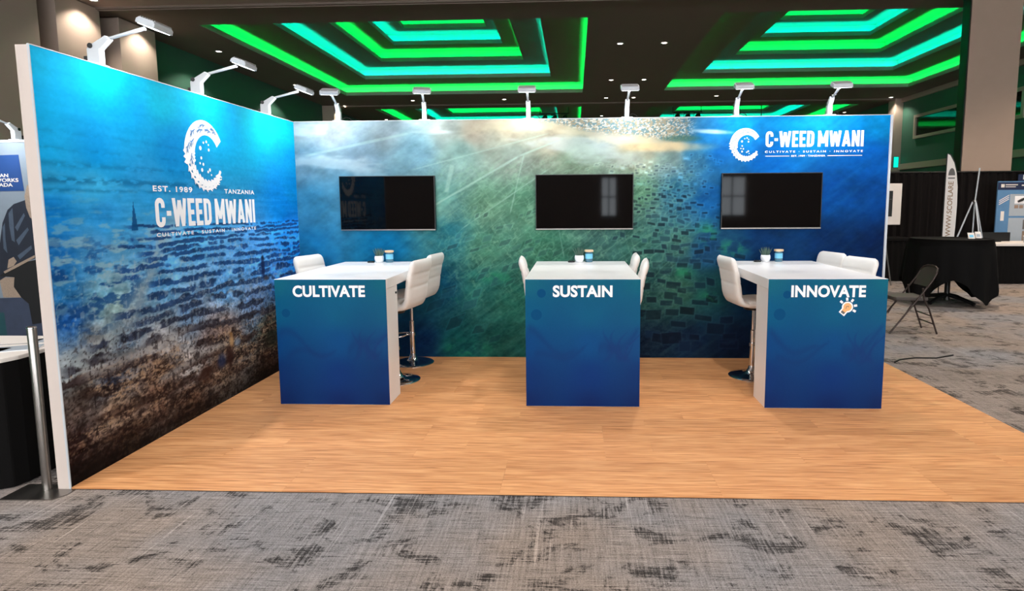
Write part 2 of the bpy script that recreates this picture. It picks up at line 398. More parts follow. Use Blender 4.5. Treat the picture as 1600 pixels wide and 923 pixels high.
MB().box(-.13, .13, 0, .015, 0, .5).build('backplate', M['black'], ex); MB().box(-.1, .1, -.02, 0, .02, .48).build('lens', M['aqua'], ex)
# stage light rigs hanging in the second coffers
def rig(x, label):
    t = thing('stage_light_rig', label, 'stage lights', (x, 25.0, 5.65), 0, 'stage light rigs')
    MB().tube([(-.75, 0, .5), (.75, 0, .5)], .03).build('bar', M['black'], t)
    for s in (-.7, .7): MB().tube([(s, 0, .5), (s, 0, 1.1)], .02).build('hanger', M['black'], t)
    for s in (-.5, 0, .5):
        h = MB().tube([(s+.09, -.1, .42), (s+.05, -.05, .30), (s-.08, -.12, .05), (s-.12, -.15, -.03)], [.05, .13, .15, .17], 12).build('lamp_head', M['black'], t, smooth=True)
        MB().tube([(s-.15, 0, .2), (s-.15, 0, .45), (s+.15, 0, .45), (s+.15, 0, .2)], .015, 6).build('yoke', M['black'], h)
rig(1.85, 'black three-lamp stage light bar above the middle of the booth')
rig(8.45, 'black three-lamp stage light bar left of the wall logo')
pj = thing('hanging_projector', 'small black projector hanging from the ceiling right of the stage lights', 'projector', (12.1, 25, 5.55))
MB().tube([(0, 0, .2), (0, 0, 2.2)], .025).build('drop_pole', M['black'], pj); MB().box(-.25, .25, -.2, .2, 0, .2).build('body', M['black'], pj, bevel=.03)

# ================================================================ painting helpers (flat prints as colour attributes)
RT = np.random.RandomState(3).rand(256, 256)
def vn(U, V, s=0):
    U = np.asarray(U) + 17.31*s; V = np.asarray(V) + 9.73*s
    i = np.floor(U).astype(int); j = np.floor(V).astype(int); a = U-i; b = V-j
    a = a*a*(3-2*a); b = b*b*(3-2*b); g = lambda p, q: RT[p % 256, q % 256]
    return (g(i, j)*(1-a)+g(i+1, j)*a)*(1-b) + (g(i, j+1)*(1-a)+g(i+1, j+1)*a)*b
def fbm(U, V, s=0, o=4):
    r = 0; am = .5; t = 0
    for k in range(o): r = r+am*vn(U*2**k, V*2**k, s+k*3); t += am; am *= .55
    return r/t
def ss(x, a, b):
    t = np.clip((x-a)/(b-a), 0, 1); return t*t*(3-2*t)
def field(X, Z, pts, p=3.2, ax=1.0):
    P = np.array(pts, float); num = 0; den = 0
    for x, z, r, g, b in P:
        d = ((X-x)*ax)**2 + (Z-z)**2 + 2e-3; wt = d**(-p/2)
        num = num + wt[..., None]*np.array((r, g, b)); den = den + wt
    return num/den[..., None]
def mixc(C, c, m):
    return C*(1-m[..., None]) + np.asarray(c, float)*m[..., None]
def to_lin(C):
    C = np.clip(C, 0, 255)/255; return np.where(C <= .04045, C/12.92, ((C+.055)/1.055)**2.4)
def print_sheet(name, nu, nv, fn, C, m, parent):
    # fn(a,b) -> 3-D point arrays for a,b in 0..1 ; C colour (nv+1,nu+1,3) linear
    a, b = np.meshgrid(np.linspace(0, 1, nu+1), np.linspace(0, 1, nv+1))
    x, y, z = fn(a, b); co = np.stack([np.broadcast_to(q, a.shape) for q in (x, y, z)], -1).reshape(-1, 3)
    idx = np.arange((nu+1)*(nv+1)).reshape(nv+1, nu+1)
    q = np.stack([idx[:-1, :-1], idx[:-1, 1:], idx[1:, 1:], idx[1:, :-1]], -1).reshape(-1)
    me = bpy.data.meshes.new(name); nf = nu*nv
    me.vertices.add(len(co)); me.vertices.foreach_set('co', co.ravel().astype(np.float32))
    me.loops.add(nf*4); me.loops.foreach_set('vertex_index', q.astype(np.int32))
    me.polygons.add(nf); me.polygons.foreach_set('loop_start', (np.arange(nf)*4).astype(np.int32))
    me.update(calc_edges=True)
    at = me.color_attributes.new('print', 'FLOAT_COLOR', 'POINT')
    cc = np.concatenate([C.reshape(-1, 3), np.ones((len(co), 1))], 1).astype(np.float32); at.data.foreach_set('color', cc.ravel())
    me.materials.append(m); o = bpy.data.objects.new(name, me); col.objects.link(o); o.parent = parent
    return o

# lettering: text outlines as flat prints, fitted into a box
def text_geo(body, bold=0.0, spacing=1.0):
    cu = bpy.data.curves.new('t', 'FONT'); cu.body = body; cu.size = 1; cu.offset = bold; cu.space_character = spacing; cu.resolution_u = 4
    ob = bpy.data.objects.new('t', cu); col.objects.link(ob)
    bpy.context.view_layer.update()
    me = bpy.data.meshes.new_from_object(ob.evaluated_get(bpy.context.evaluated_depsgraph_get()))
    v = [(p.co.x, p.co.y) for p in me.vertices]; f = [tuple(p.vertices) for p in me.polygons]
    bpy.data.objects.remove(ob); bpy.data.curves.remove(cu); bpy.data.meshes.remove(me)
    return v, f
def fit(v, a0, a1, b0, b1):
    xs = [p[0] for p in v]; ys = [p[1] for p in v]; x0, x1, y0, y1 = min(xs), max(xs), min(ys), max(ys)
    return [(a0+(x-x0)/(x1-x0)*(a1-a0), b0+(y-y0)/(y1-y0)*(b1-b0)) for x, y in v]
def lettering(body, box, fn, m, parent, bold=0.0, spacing=1.0, name='lettering'):
    v, f = text_geo(body, bold, spacing); v = fit(v, *box)
    return MB().add([fn(a, b) for a, b in v], f).build(name, m, parent, fix=False)
# condensed block letters made of strokes
def arc(cx, cy, rx, ry, a0, a1, n=8): return [(cx+rx*math.cos(math.radians(a0+(a1-a0)*i/n)), cy+ry*math.sin(math.radians(a0+(a1-a0)*i/n))) for i in range(n+1)]
T = .17; H_ = T/2
GL = {
 'C': (.46, [[(.46-H_, .66)] + arc(.23, .76, .23-H_, .24-H_, 0, 180) + arc(.23, .24, .23-H_, .24-H_, 180, 360) + [(.46-H_, .34)]]),
 '-': (.22, [[(0, .47), (.22, .47)]]),
 'W': (.72, [[(H_*.9, 1), (.20, 0)], [(.20, 0), (.36, .92)], [(.36, .92), (.52, 0)], [(.52, 0), (.72-H_*.9, 1)]]),
 'E': (.38, [[(H_, 0), (H_, 1)], [(0, H_), (.38, H_)], [(0, 1-H_), (.38, 1-H_)], [(0, .5), (.34, .5)]]),
 'D': (.44, [[(H_, 0), (H_, 1)], [(0, 1-H_), (.2, 1-H_)] + arc(.2, .74, .24-H_, .26-H_, 90, 0) + arc(.2, .26, .24-H_, .26-H_, 0, -90) + [(0, H_)]]),
 'M': (.62, [[(H_, 0), (H_, 1)], [(H_*.9, 1), (.31, .22)], [(.31, .22), (.62-H_*.9, 1)], [(.62-H_, 0), (.62-H_, 1)]]),
 'A': (.50, [[(H_*.8, 0), (.25, 1)], [(.25, 1), (.5-H_*.8, 0)], [(.12, .25), (.38, .25)]]),
 'N': (.48, [[(H_, 0), (H_, 1)], [(H_, 1), (.48-H_, 0)], [(.48-H_, 0), (.48-H_, 1)]]),
 'I': (.17, [[(H_, 0), (H_, 1)]]), ' ': (.16, [])}
def stroke(v, f, pts, t):
    for i in range(len(pts)-1):
        (x0, y0), (x1, y1) = pts[i], pts[i+1]; dx, dy = x1-x0, y1-y0; L = math.hypot(dx, dy)
        if L < 1e-6: continue
        px, py = -dy/L*t/2, dx/L*t/2
        # clean joints: mitred to neighbours
        def mit(j, k, x, y):
            if 0 <= k < len(pts)-1:
                ex, ey = pts[k+1][0]-pts[k][0], pts[k+1][1]-pts[k][1]; l = math.hypot(ex, ey)
                if l > 1e-6:
                    nx, ny = px+(-ey/l*t/2), py+(ex/l*t/2); q = math.hypot(nx, ny)
                    if q > 1e-6:
                        nx, ny = nx/q, ny/q; c = (nx*px+ny*py)/(t/2)
                        if c > .5: return nx*t/2/c, ny*t/2/c
            return px, py
        a = mit(0, i-1, x0, y0); b = mit(1, i+1, x1, y1)
        n = len(v)
        v += [(x0-a[0], y0-a[1]), (x1-b[0], y1-b[1]), (x1+b[0], y1+b[1]), (x0+a[0], y0+a[1])]; f.append((n, n+1, n+2, n+3))
def clip01(v): return [(x, min(1, max(0, y))) for x, y in v]
def block_text(body, box, fn, m, parent):
    v, f, lay = [], [], []; x = 0
    for ch in body:
        wd, st = GL[ch]; vv, ff = [], []
        lv = []
        for si, s in enumerate(st): stroke(vv, ff, s, T); lv += [si]*(len(vv)-len(lv))
        vv = clip01(vv); n = len(v); v += [(x+a, b) for a, b in vv]; f += [tuple(i+n for i in q) for q in ff]; lay += lv
        x += wd + (.075 if ch != ' ' else 0)
    v = fit(v, *box)
    return MB().add([fn(a, b, l*.00025) for (a, b), l in zip(v, lay)], f).build('lettering', m, parent, fix=False)

# the crescent C emblem (coral-branch letter C); box gives its place, fn maps to the wall
def emblem(box, fn, fn2, parent, ink):
    a0, a1, b0, b1 = box; rn = random.Random(5)
    def S(x, y): return (a0+(x+1)/2*(a1-a0), b0+(y+1)/2*(b1-b0))
    v, f = [], []
    n = 40; A0, A1 = 30, 196
    prev = None
    def edge(an, k=0):
        ox, oy = math.cos(an), math.sin(an); ix, iy = .10+.61*math.cos(an), .60*math.sin(an)
        return (ox, oy), (ix, iy)
    for i in range(n+1):
        an = math.radians(A0+(A1-A0)*i/n); k = i/n
        (ox, oy), (ix, iy) = edge(an)
        if k > .86: jg = .05*(1 if i % 2 else -1); ox, oy, ix, iy = ox*(1+jg), oy*(1+jg), ix*(1-jg), iy*(1-jg)
        cur = (len(v), len(v)+1); v += [(ox, oy), (ix, iy)]
        if prev: f.append((prev[0], cur[0], cur[1], prev[1]))
        prev = cur
    # coral branches of the lower arm
    for k in range(11):
        deg = 178+k*12.8; an = math.radians(deg); (ox, oy), (ix, iy) = edge(an)
        for q, da, L in ((.18, .30, .30), (.52, 0, .36), (.84, -.28, .34)):
            bx, by = ox+(ix-ox)*q, oy+(iy-oy)*q; t = an+PI/2+da
            e1 = (bx+L*.5*math.cos(t), by+L*.5*math.sin(t)); e2 = (bx+L*math.cos(t+.16), by+L*math.sin(t+.16))
            stroke(v, f, [(bx, by), e1, e2], .058)
            for db in (-.7, .7):
                stroke(v, f, [e1, (e1[0]+.15*math.cos(t+db), e1[1]+.15*math.sin(t+db))], .036)
    o = MB().add([fn(*S(x, y), (0 if i < 2*(n+1) else .0003+.00005*((i-2*(n+1))//4 % 60))) for i, (x, y) in enumerate(v)], f).build('emblem', M['white'], parent, fix=False)
    # dots inside
    for (x, y, r) in ((-.05, .38, .035), (.10, .42, .04), (.20, .34, .03), (-.22, .22, .06), (.20, .20, .045), (-.20, -.05, .045), (-.28, -.20, .035), (-.12, -.22, .045), (-.2, -.38, .055), (.10, -.42, .04), (.2, -.36, .05), (.26, -.5, .03)):
        P = [S(x+r*math.cos(2*PI*k/10), y+r*math.sin(2*PI*k/10)) for k in range(10)]
        MB().add([fn(*p) for p in P], [tuple(range(10))]).build('dot', M['white'], o, fix=False)
    # dark veins drawn on the crescent
    v, f = [], []
    for k in range(8):
        an = math.radians(50+k*18+rn.uniform(-3, 3)); t = an+math.radians(86+rn.uniform(-8, 8)); q0 = .35+.3*(k % 2)
        (ox, oy), (ix, iy) = edge(an); bx, by = ox+(ix-ox)*q0, oy+(iy-oy)*q0; L = .30
        stroke(v, f, [(bx, by), (bx+L*.5*math.cos(t-.12), by+L*.5*math.sin(t-.12)), (bx+L*math.cos(t+.1), by+L*math.sin(t+.1))], .030)
        for db, q in ((.75, .25), (-.75, .45), (.7, .65)):
            sx, sy = bx+L*q*math.cos(t), by+L*q*math.sin(t); stroke(v, f, [(sx, sy), (sx+.12*math.cos(t+db), sy+.12*math.sin(t+db))], .024)
    MB().add([fn2(*S(x, y), .00005*(i//4 % 40)) for i, (x, y) in enumerate(v)], f).build('vein', ink, o, fix=False)
    return o

# ================================================================ booth flooring
fl = thing('wood_flooring', 'orange-tan wood plank flooring laid under the whole booth', 'flooring', (0, 0, 0))
MB().box(0, BW, -BD, 0, 0.0, 0.004).build('underlay', M['soil'], fl)
PWD, PLN = BD/20, 1.22; pm = {}
rnd = random.Random(2)
for r in range(20):
    y = -BD + r*PWD; x = -rnd.choice((0, .3, .61, .92))
    while x < BW-1e-3:
        a, b = max(0, x), min(BW, x+PLN); L = round(b-a, 3)
        if L > .02:
            if L not in pm:
                o = MB().box(.0004, L-.0004, .0004, PWD-.0004, .004, FZ).build('plank', M['wood'], fl); pm[L] = o.data
            else:
                o = bpy.data.objects.new('plank', pm[L]); col.objects.link(o); o.parent = fl
            o.location = (a, y, 0)
        x += PLN
# ================================================================ back wall mural
BACK_PTS = [(0.07,2.38,138,156,164),(0.40,2.38,145,156,161),(0.93,2.37,129,147,154),(1.58,2.40,141,151,145),(1.84,2.33,158,152,136),(2.23,2.33,159,152,132),(2.62,2.26,155,151,132),(3.19,2.35,116,128,130),(3.51,2.20,167,147,111),(3.83,2.18,149,145,125),(4.01,2.34,43,111,157),(4.14,2.24,21,108,168),(4.45,2.39,0,123,181),(5.07,2.39,0,131,196),(5.87,2.38,0,136,204),(0.06,2.06,93,130,149),(0.66,2.05,114,141,157),(1.25,2.11,100,138,153),(1.71,2.11,117,149,143),(2.23,2.10,130,144,134),(2.87,2.03,117,138,117),(3.51,2.06,137,141,121),(3.83,2.06,105,130,130),(4.02,2.09,47,105,138),(4.33,2.08,14,98,169),(4.78,1.99,0,98,183),(5.83,2.01,0,90,176),(0.10,1.60,49,122,159),(0.64,1.73,60,125,156),(1.50,1.60,95,144,135),(1.96,1.59,95,138,113),(2.35,1.59,79,125,101),(3.52,1.71,75,115,92),(3.90,1.71,39,98,125),(4.22,1.64,13,82,142),(5.41,1.70,0,71,145),(5.85,1.70,0,64,136),(0.08,1.14,22,110,159),(0.89,1.17,5,107,155),(1.56,1.27,40,111,121),(1.95,1.14,67,121,100),(2.54,1.13,54,108,86),(3.52,1.13,50,96,86),(3.91,1.19,54,101,93),(4.17,1.13,20,69,111),(4.80,1.22,5,47,95),(5.43,1.19,3,38,83),(5.87,1.19,2,33,77),(1.48,0.74,13,74,100),(1.88,0.74,38,105,98),(2.21,0.60,35,99,86),(3.59,0.74,35,76,74),(3.92,0.74,47,93,79),(4.24,0.74,24,71,76),(4.69,0.74,6,38,74),(1.26,0.13,7,41,77),(1.66,0.13,17,85,85),(2.07,0.13,26,81,73),(3.60,0.14,14,31,49),(4.06,0.14,15,37,61),(4.51,0.14,7,23,46),(0.31,0.40,15,85,139),(0.00,0.12,26,95,172),(5.47,0.41,5,28,64)]
LEFT_PTS = [(-2.98,2.38,0,188,240),(-2.58,2.36,0,173,212),(-2.02,2.35,0,176,209),(-0.74,2.35,0,201,228),(-0.06,2.34,0,173,205),(-3.00,2.15,0,186,249),(-2.34,2.21,0,152,212),(-1.26,2.23,0,171,226),(-0.09,2.05,0,138,196),(-2.99,1.91,13,182,249),(-2.63,1.91,0,153,226),(-1.93,1.97,0,137,207),(-0.12,1.80,0,129,200),(-2.99,1.74,38,166,225),(-2.66,1.72,57,178,233),(-2.22,1.73,36,152,216),(-0.35,1.60,0,127,211),(-2.99,1.57,17,139,223),(-2.63,1.53,40,157,231),(-1.76,1.51,55,151,216),(-0.24,1.35,33,129,219),(-2.97,1.32,29,129,214),(-2.70,1.34,80,166,228),(-2.14,1.25,83,166,230),(-0.88,1.15,65,137,205),(-0.13,1.09,22,126,244),(-2.95,1.14,42,125,188),(-2.68,1.06,113,173,202),(-2.59,0.97,158,197,200),(-2.16,1.08,86,156,210),(-1.40,0.98,76,142,203),(-0.42,0.92,55,125,208),(-2.93,0.95,32,97,174),(-2.76,0.77,150,152,155),(-2.49,0.83,120,146,172),(-1.84,0.80,82,117,155),(-0.92,0.75,79,110,152),(-3.00,0.68,199,218,231),(-2.78,0.64,189,199,206),(-2.21,0.64,197,203,210),(-1.88,0.42,198,198,198),(-1.62,0.58,126,113,113),(-2.88,0.55,102,93,85),(-2.69,0.53,48,59,82),(-2.23,0.49,105,81,66),(-1.45,0.57,110,92,84),(-2.94,0.44,95,82,76),(-2.66,0.34,158,139,121),(-2.25,0.33,113,87,72),(-1.47,0.36,154,135,117),(-0.73,0.42,72,84,69),(-2.97,0.22,50,30,28),(-2.57,0.10,78,58,44),(-1.91,0.13,102,75,59),(-0.76,0.18,94,69,55),(-2.99,0.03,30,17,17),(-2.69,0.02,45,26,21)]  # ink colours of both walls, compensated for the light falling there
INK = 0.85      # overall density of the printed colours

def paint_back(X, Z):
    C = field(X, Z, BACK_PTS)
    n1 = fbm(X*2.2, Z*3.0, 1, 5); n2 = fbm(X*9, Z*13, 2, 4); n3 = fbm(X*40, Z*55, 4, 3)
    a = X*.80+Z*.60; b = -X*.60+Z*.80                     # diagonal streaks
    st = fbm(a*3.0, b*26, 5, 4)
    green = ss(X, .9, 1.9)*(1-ss(X, 3.7, 4.35))*(1-ss(Z, 1.9, 2.2))
    amp = 16+26*green
    rg = 1-np.abs(2*fbm(a*4.5, b*17, 6, 3)-1); rg2 = 1-np.abs(2*fbm(a*16, b*7, 7, 3)-1)
    C = C*(1+((n1-.5)*.30+(n2-.5)*.34)[..., None]) + ((st-.5)*amp)[..., None]*np.array((.8, 1., .8)) + ((n3-.5)*18*(.4+green))[..., None]
    C = mixc(C, np.array((150, 200, 165)), green*(ss(rg, .88, .98)*.22+ss(rg2, .90, .99)*.20)*ss(Z, .2, 1.0))
    # soft clouds in the pale upper left shallows
    cl = ss(fbm(X*1.6+Z*.6, Z*6, 8, 4), .5, .72)*ss(Z, 1.7, 2.1)*(1-ss(X, 3.3, 3.8)); C = mixc(C, (205, 222, 226), cl*.45)
    # pale tracks across the reef
    for (x0, z0, x1, z1, wd, op) in ((1.35,1.55,2.3,2.08,.010,.5),(2.3,2.08,2.75,2.25,.008,.4),(1.55,1.72,1.62,2.0,.02,.4),(1.2,1.95,2.6,2.3,.006,.3),(1.7,1.35,2.6,1.95,.006,.35),(0.1,2.1,1.2,2.32,.012,.3),(2.75,1.05,2.66,1.55,.006,.3),(3.45,1.15,3.62,1.0,.01,.35),(2.2,1.5,2.35,2.1,.006,.35)):
        dx, dz = x1-x0, z1-z0; L = math.hypot(dx, dz); t = ((X-x0)*dx+(Z-z0)*dz)/L/L; d = np.abs((X-x0)*dz-(Z-z0)*dx)/L + (n2-.5)*.012
        C = mixc(C, (170, 205, 190), (1-ss(np.abs(d), wd*.5, wd*1.6))*ss(t, -.02, .05)*(1-ss(t, .95, 1.02))*op)
    # sandy coast with a town along the top
    zs = 2.30-.05*np.sin(X*2.1)-.10*ss(X, 2.4, 4.0)
    sand = ss(X, 1.6, 2.1)*(1-ss(X, 3.85, 4.02))*ss(Z+ (n2-.5)*.08, zs-.06, zs+.01)
    C = mixc(C, (214, 200, 166), sand*.5)
    town = ss(X, 2.35, 2.6)*(1-ss(X, 3.95, 4.1))*ss(Z+(n1-.5)*.12, zs+.04, zs+.09)
    tn = vn(X*85+8*n2, Z*120, 11); tg = vn(X*60, Z*80, 12)
    tc = np.where((tn > .66)[..., None], np.array((206, 204, 196.)), np.where((tg > .5)[..., None], np.array((70, 112, 128.)), np.array((136, 128, 108.))))
    C = C*(1-(town*.7)[..., None]) + tc*(town*.7)[..., None]
    cape = np.exp(-(((X-3.92)/.20)**2+((Z-2.235)/.035)**2)**2); C = mixc(C, (52, 92, 82), cape*.85*(.6+.4*tn))
    shore = np.exp(-(((X-3.75)/.45)**2+((Z-2.155)/.045)**2)**2); C = mixc(C, (214, 186, 138), shore*.5*(.5+n2))
    cloud = np.exp(-(((X-4.22)/.20)**2+((Z-2.30+.06*(X-4.22))/.022)**2)**2); C = mixc(C, (205, 222, 226), cloud*.75*(.5+.7*n2))
    # seaweed plots: skewed little fields that grow towards the foot
    rs = np.random.RandomState(8); dxg = X[0, 1]-X[0, 0]; dzg = Z[1, 0]-Z[0, 0]
    z = 2.06
    while z > .02:
        z0_ = z; s = .032+.135*((2.06-z)/2.06)**1.25
        x = .6+rs.rand()*s
        while x < 5.3:
            cxm = 3.78+.18*math.sin(z*2.2); dens = .92*math.exp(-((x-cxm)/(.46+.20*(1.6-z)*(x < cxm)))**2) if z < 1.98 else .25*math.exp(-((x-4.1)/.25)**2)
            if z < 1.5: dens = max(dens, .45*math.exp(-((x-(2.2+.25*(1.2-z)))/.60)**2)*min(1, (1.6-z)/.6), .25*math.exp(-((x-1.75)/.4)**2)*(z < 1.2))
            if x > 4.55: dens *= .3
            z = z0_+s*.30*rs.randn()
            if rs.rand() < dens*1.0:
                wd, ht = s*(.7+.75*rs.rand()), s*(.42+.42*rs.rand()); sh = .25+.35*rs.rand() if x < 3.3 else -.15+.3*rs.rand(); tl = (.30 if x < 3.0 else -.06)+rs.randn()*.10
                c0, c1 = int((x-wd)/dxg), int((x+2*wd)/dxg)+1; r0, r1 = int((z-ht)/dzg), int((z+2.2*ht)/dzg)+1
                c0 = max(c0, 0); r0 = max(r0, 0)
                xx, zz = X[r0:r1, c0:c1]-x, Z[r0:r1, c0:c1]-z
                if xx.size:
                    vv = (zz-tl*xx); uu = xx-sh*vv
                    e = .010; m = ss(uu, 0, e)*(1-ss(uu, wd-e, wd))*ss(vv, 0, e)*(1-ss(vv, ht-e, ht))
                    rim = ss(uu, -.01, -.002)*(1-ss(uu, wd+.002, wd+.012))*ss(vv, -.01, -.002)*(1-ss(vv, ht+.002, ht+.010))
                    blk = C[r0:r1, c0:c1]; dk = (.30+.45*rs.rand()**1.5)
                    if z > 1.75: dk = .6+.9*rs.rand()*(rs.rand() < .35)
                    blk = mixc(blk, np.minimum(blk.mean((0, 1))*1.28+14, 255), rim*.30)
                    tgt = blk.mean((0, 1))*dk + np.array((2, 6, 16))*(.6+.8*rs.rand())
                    nz_ = n2[r0:r1, c0:c1]; m = m*np.clip(.45+1.1*nz_, 0, 1)*ss(nz_+.35*rs.rand(), .30, .48)
                    C[r0:r1, c0:c1] = mixc(blk, tgt, m*(.85 if x > 3.2 else .45))
            x += s*(1.10+.75*rs.rand()**2)
        z = z0_-s*.86
    # bright weed
    for (x, z, rx, rz) in ((4.28,.66,.16,.06),(1.72,.10,.22,.08),(1.55,.62,.10,.06),(4.20,1.30,.10,.10),(3.95,.9,.12,.05),(2.05,.85,.15,.05),(4.45,1.15,.15,.08)):
        g = np.exp(-(((X-x)/rx)**2+((Z-z)/rz)**2))*ss(n2, .42, .62); C = mixc(C, (40, 140, 96), g*.7)
    return C

def paint_left(Y, Z):
    C = field(Y, Z, LEFT_PTS)
    n1 = fbm(Y*2.5, Z*5, 21, 5); n2 = fbm(Y*12, Z*22, 22, 4); n3 = fbm(Y*45, Z*60, 23, 3); wv = fbm(Y*2.2, Z*34, 24, 4)
    lo = 1-ss(Z, .9, 1.4); mid = 1-ss(Z, 1.5, 1.95)
    C = C*(1+((n1-.5)*.05*(1+3*mid)+(n2-.5)*(.05+.11*mid+.75*lo))[..., None]) + ((wv-.5)*46*(.25+.8*mid))[..., None] + ((n3-.5)*(14+70*lo))[..., None]
    # dark bands of far shore weed
    for (z, h, op) in ((1.845, .018, .30), (1.755, .022, .55), (1.70, .010, .35), (1.93, .010, .18), (2.02, .012, .12)):
        zz = z-.02*np.sin(Y*1.3)-(Y+3)*.02; bm_ = np.exp(-((Z-zz)/h)**2)*ss(fbm(Y*16, Z*40, 30, 3), .38, .58)*(1-.6*ss(Y, -2.0, -1.0)); C = mixc(C, (6, 84, 128), bm_*op)
    # pale choppy water on the left
    chop = ss(fbm(Y*7, Z*26, 31, 4), .54, .66)*np.exp(-((Z-1.28)/.30)**2)*(1-ss(Y, -2.3, -1.7)); C = mixc(C, (150, 190, 205), chop*.75)
    chop2 = 1-ss(fbm(Y*8, Z*22, 32, 4), .36, .46); C = mixc(C, (10, 62, 128), chop2*np.exp(-((Z-1.1)/.30)**2)*(1-ss(Y, -2.5, -2.1))*.75)
    # pale sandy channel from the lower left up to the middle
    path = np.abs(Z-(.64+.30*ss(Y, -2.95, -2.35)+.55*ss(Y, -2.5, -1.95)) + (n1-.5)*.15); ch = np.exp(-(path/.09)**2)*(1-ss(Y, -2.05, -1.75)); C = mixc(C, (158, 176, 182), ch*.6)
    bg = ss(Y, -2.2, -1.8)*(1-ss(Z, 1.42, 1.5))*ss(Z, .35, .7); C = C*(1+.20*bg)[..., None]+(bg*16)[..., None]
    # planted rows
    zr = Z+.05*(n1-.5)
    edges = [1.47]; g = .034
    while edges[-1] > 0: edges.append(edges[-1]-g); g *= 1.085
    for i in range(len(edges)-1):
        zc = (edges[i]+edges[i+1])/2; g = edges[i]-edges[i+1]
        slope = -.006; zc_ = zc+slope*(Y+1.5)+.25*g*np.sin(Y*2.3+i)
        rown = fbm(Y*(2.2/g*.22), np.full_like(Y, i*3.7)+Z*9, 40+i % 7, 3)
        wdt = g*(.16+.36*rown)
        left_lim = -2.5+.18*math.sin(i*1.7)+(.0 if zc > .8 else -.55)
        m = ss(np.exp(-((zr-zc_+(n2-.5)*g*.7)/wdt)**2)+(n3-.5)*.35, .42, .62)*ss(Y, left_lim, left_lim+.15)*ss(rown, .30, .46)
        f = np.clip((1.1-zc)/.6, 0, 1); c = np.array((24, 66, 124.))*(1-f)+np.array((52, 34, 28.))*f
        c = c[None, None, :]*(.6+.8*n2[..., None])
        op = .86 if zc > .5 else .7
        C = C*(1-(m*op)[..., None])+c*(m*op)[..., None]
        if zc < .95:
            hl = np.exp(-((zr-zc_-g*.25)/(g*.16))**2)*ss(n3, .52, .66)*ss(Y, left_lim, left_lim+.2); C = mixc(C, (176, 150, 124) if zc < .6 else (150, 160, 170), hl*.5*(1-.75*(1-ss(Z, .05, .3))))
    cl = fbm(Y*34+3*n2, Z*62, 51, 4); lo2 = 1-ss(Z, .45, .75)
    C = mixc(C, (178, 148, 116), ss(cl, .52, .70)*ss(n1, .36, .60)*lo2*ss(Z, .04, .35)*.75); C = mixc(C, (26, 16, 14), (1-ss(cl, .34, .50))*lo2*.55)
    # pale cleared strips between the front beds
    for (y0, z0, y1, z1, h) in ((-2.95,.60,-1.75,.70,.035), (-2.3,.40,-1.35,.50,.035)):
        t = (Y-y0)/(y1-y0); zz = z0+(z1-z0)*t; s_ = np.exp(-((Z-zz+(n1-.5)*.08)/h)**2)*ss(t, 0, .12)*(1-ss(t, .8, 1.05)); C = mixc(C, (168, 168, 168), s_*.7)
    sp = vn(Y*75+20*n2, Z*110, 61); C = mixc(C, (196, 172, 146), ss(sp, .66, .86)*lo2*ss(Z, .06, .30)*ss(n1, .38, .58)*.75)
    sp2 = vn(Y*60, Z*95+15*n2, 62); C = mixc(C, (22, 14, 16), ss(sp2, .62, .80)*(1-ss(Z, .7, .95))*.55)
    sp3 = vn(Y*50, Z*80+10*n2, 63); C = mixc(C, (176, 196, 208), ss(sp3, .70, .88)*ss(Z, .6, .8)*(1-ss(Z, 1.2, 1.5))*.45)
    # print darkens towards the foot
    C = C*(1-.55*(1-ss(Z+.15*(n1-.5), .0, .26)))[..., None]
    # sailing boat, wader and the gatherer bending over the rows
    sail = ((Z-1.44) > 0) & (np.abs(Y+2.356+.004) < .030*np.clip((1.63-Z)/.19, 0, 1)); C = mixc(C, (12, 74, 128), sail*.85)
    def blob(y, z, ry, rz, c, o=.9):
        nonlocal C
        C = mixc(C, c, np.exp(-(((Y-y)/ry)**2+((Z-z)/rz)**2)**2)*o)
    blob(-.77, 1.03, .035, .10, (24, 40, 84)); blob(-.765, 1.125, .02, .022, (30, 40, 60)); blob(-.72, .93, .05, .02, (90, 70, 60), .6)
    blob(-1.385, .36, .055, .085, (44, 24, 22)); blob(-1.50, .35, .06, .06, (36, 48, 84), .8); blob(-1.345, .48, .035, .055, (196, 158, 112)); blob(-1.35, .535, .022, .022, (150, 110, 70)); blob(-1.26, .45, .05, .035, (140, 165, 190), .7)
    blob(-1.72, .30, .09, .07, (58, 34, 26), .8); blob(-.62, .36, .20, .09, (38, 44, 34), .7)
    return C

# illumination on the walls from their own arm lights is real; print colours also compensate for the light on them
bwall = thing('display_wall', 'long back display wall printed with an aerial view of seaweed plots', 'display wall', (0, 0, 0))
MB().box(-.075, BW+.02, .004, .085, 0, BH).build('panel', M['frame'], bwall)
nu, nv = 792, 326
gx, gz_ = np.meshgrid(np.linspace(0, BW, nu+1), np.linspace(0, BH, nv+1))
print_sheet('fabric_print', nu, nv, lambda a, b: (a*BW, 0*a, b*BH), to_lin(paint_back(gx, gz_))*INK, M['print'], bwall)
MB().box(BW, BW+.022, -.012, .004, 0, BH+.004).build('frame_edge', M['white_metal'], bwall)
MB().box(0, BW, -.004, .004, BH, BH+.006).build('frame_edge', M['white_metal'], bwall)
fb = lambda a, b, l=0: (a, -.0015-l, b); fb2 = lambda a, b, l=0: (a, -.006-l, b)
block_text('C-WEED MWANI', (4.745, 5.693, 2.143, 2.297), fb, M['white'], bwall)
lettering('CULTIVATE \u00b7 SUSTAIN \u00b7 INNOVATE', (4.742, 5.690, 2.087, 2.107), fb, M['white'], bwall, .02, 1.5)
lettering('EST. 1989 \u00b7 TANZANIA', (5.0, 5.33, 2.047, 2.064), fb, M['white'], bwall, .02)
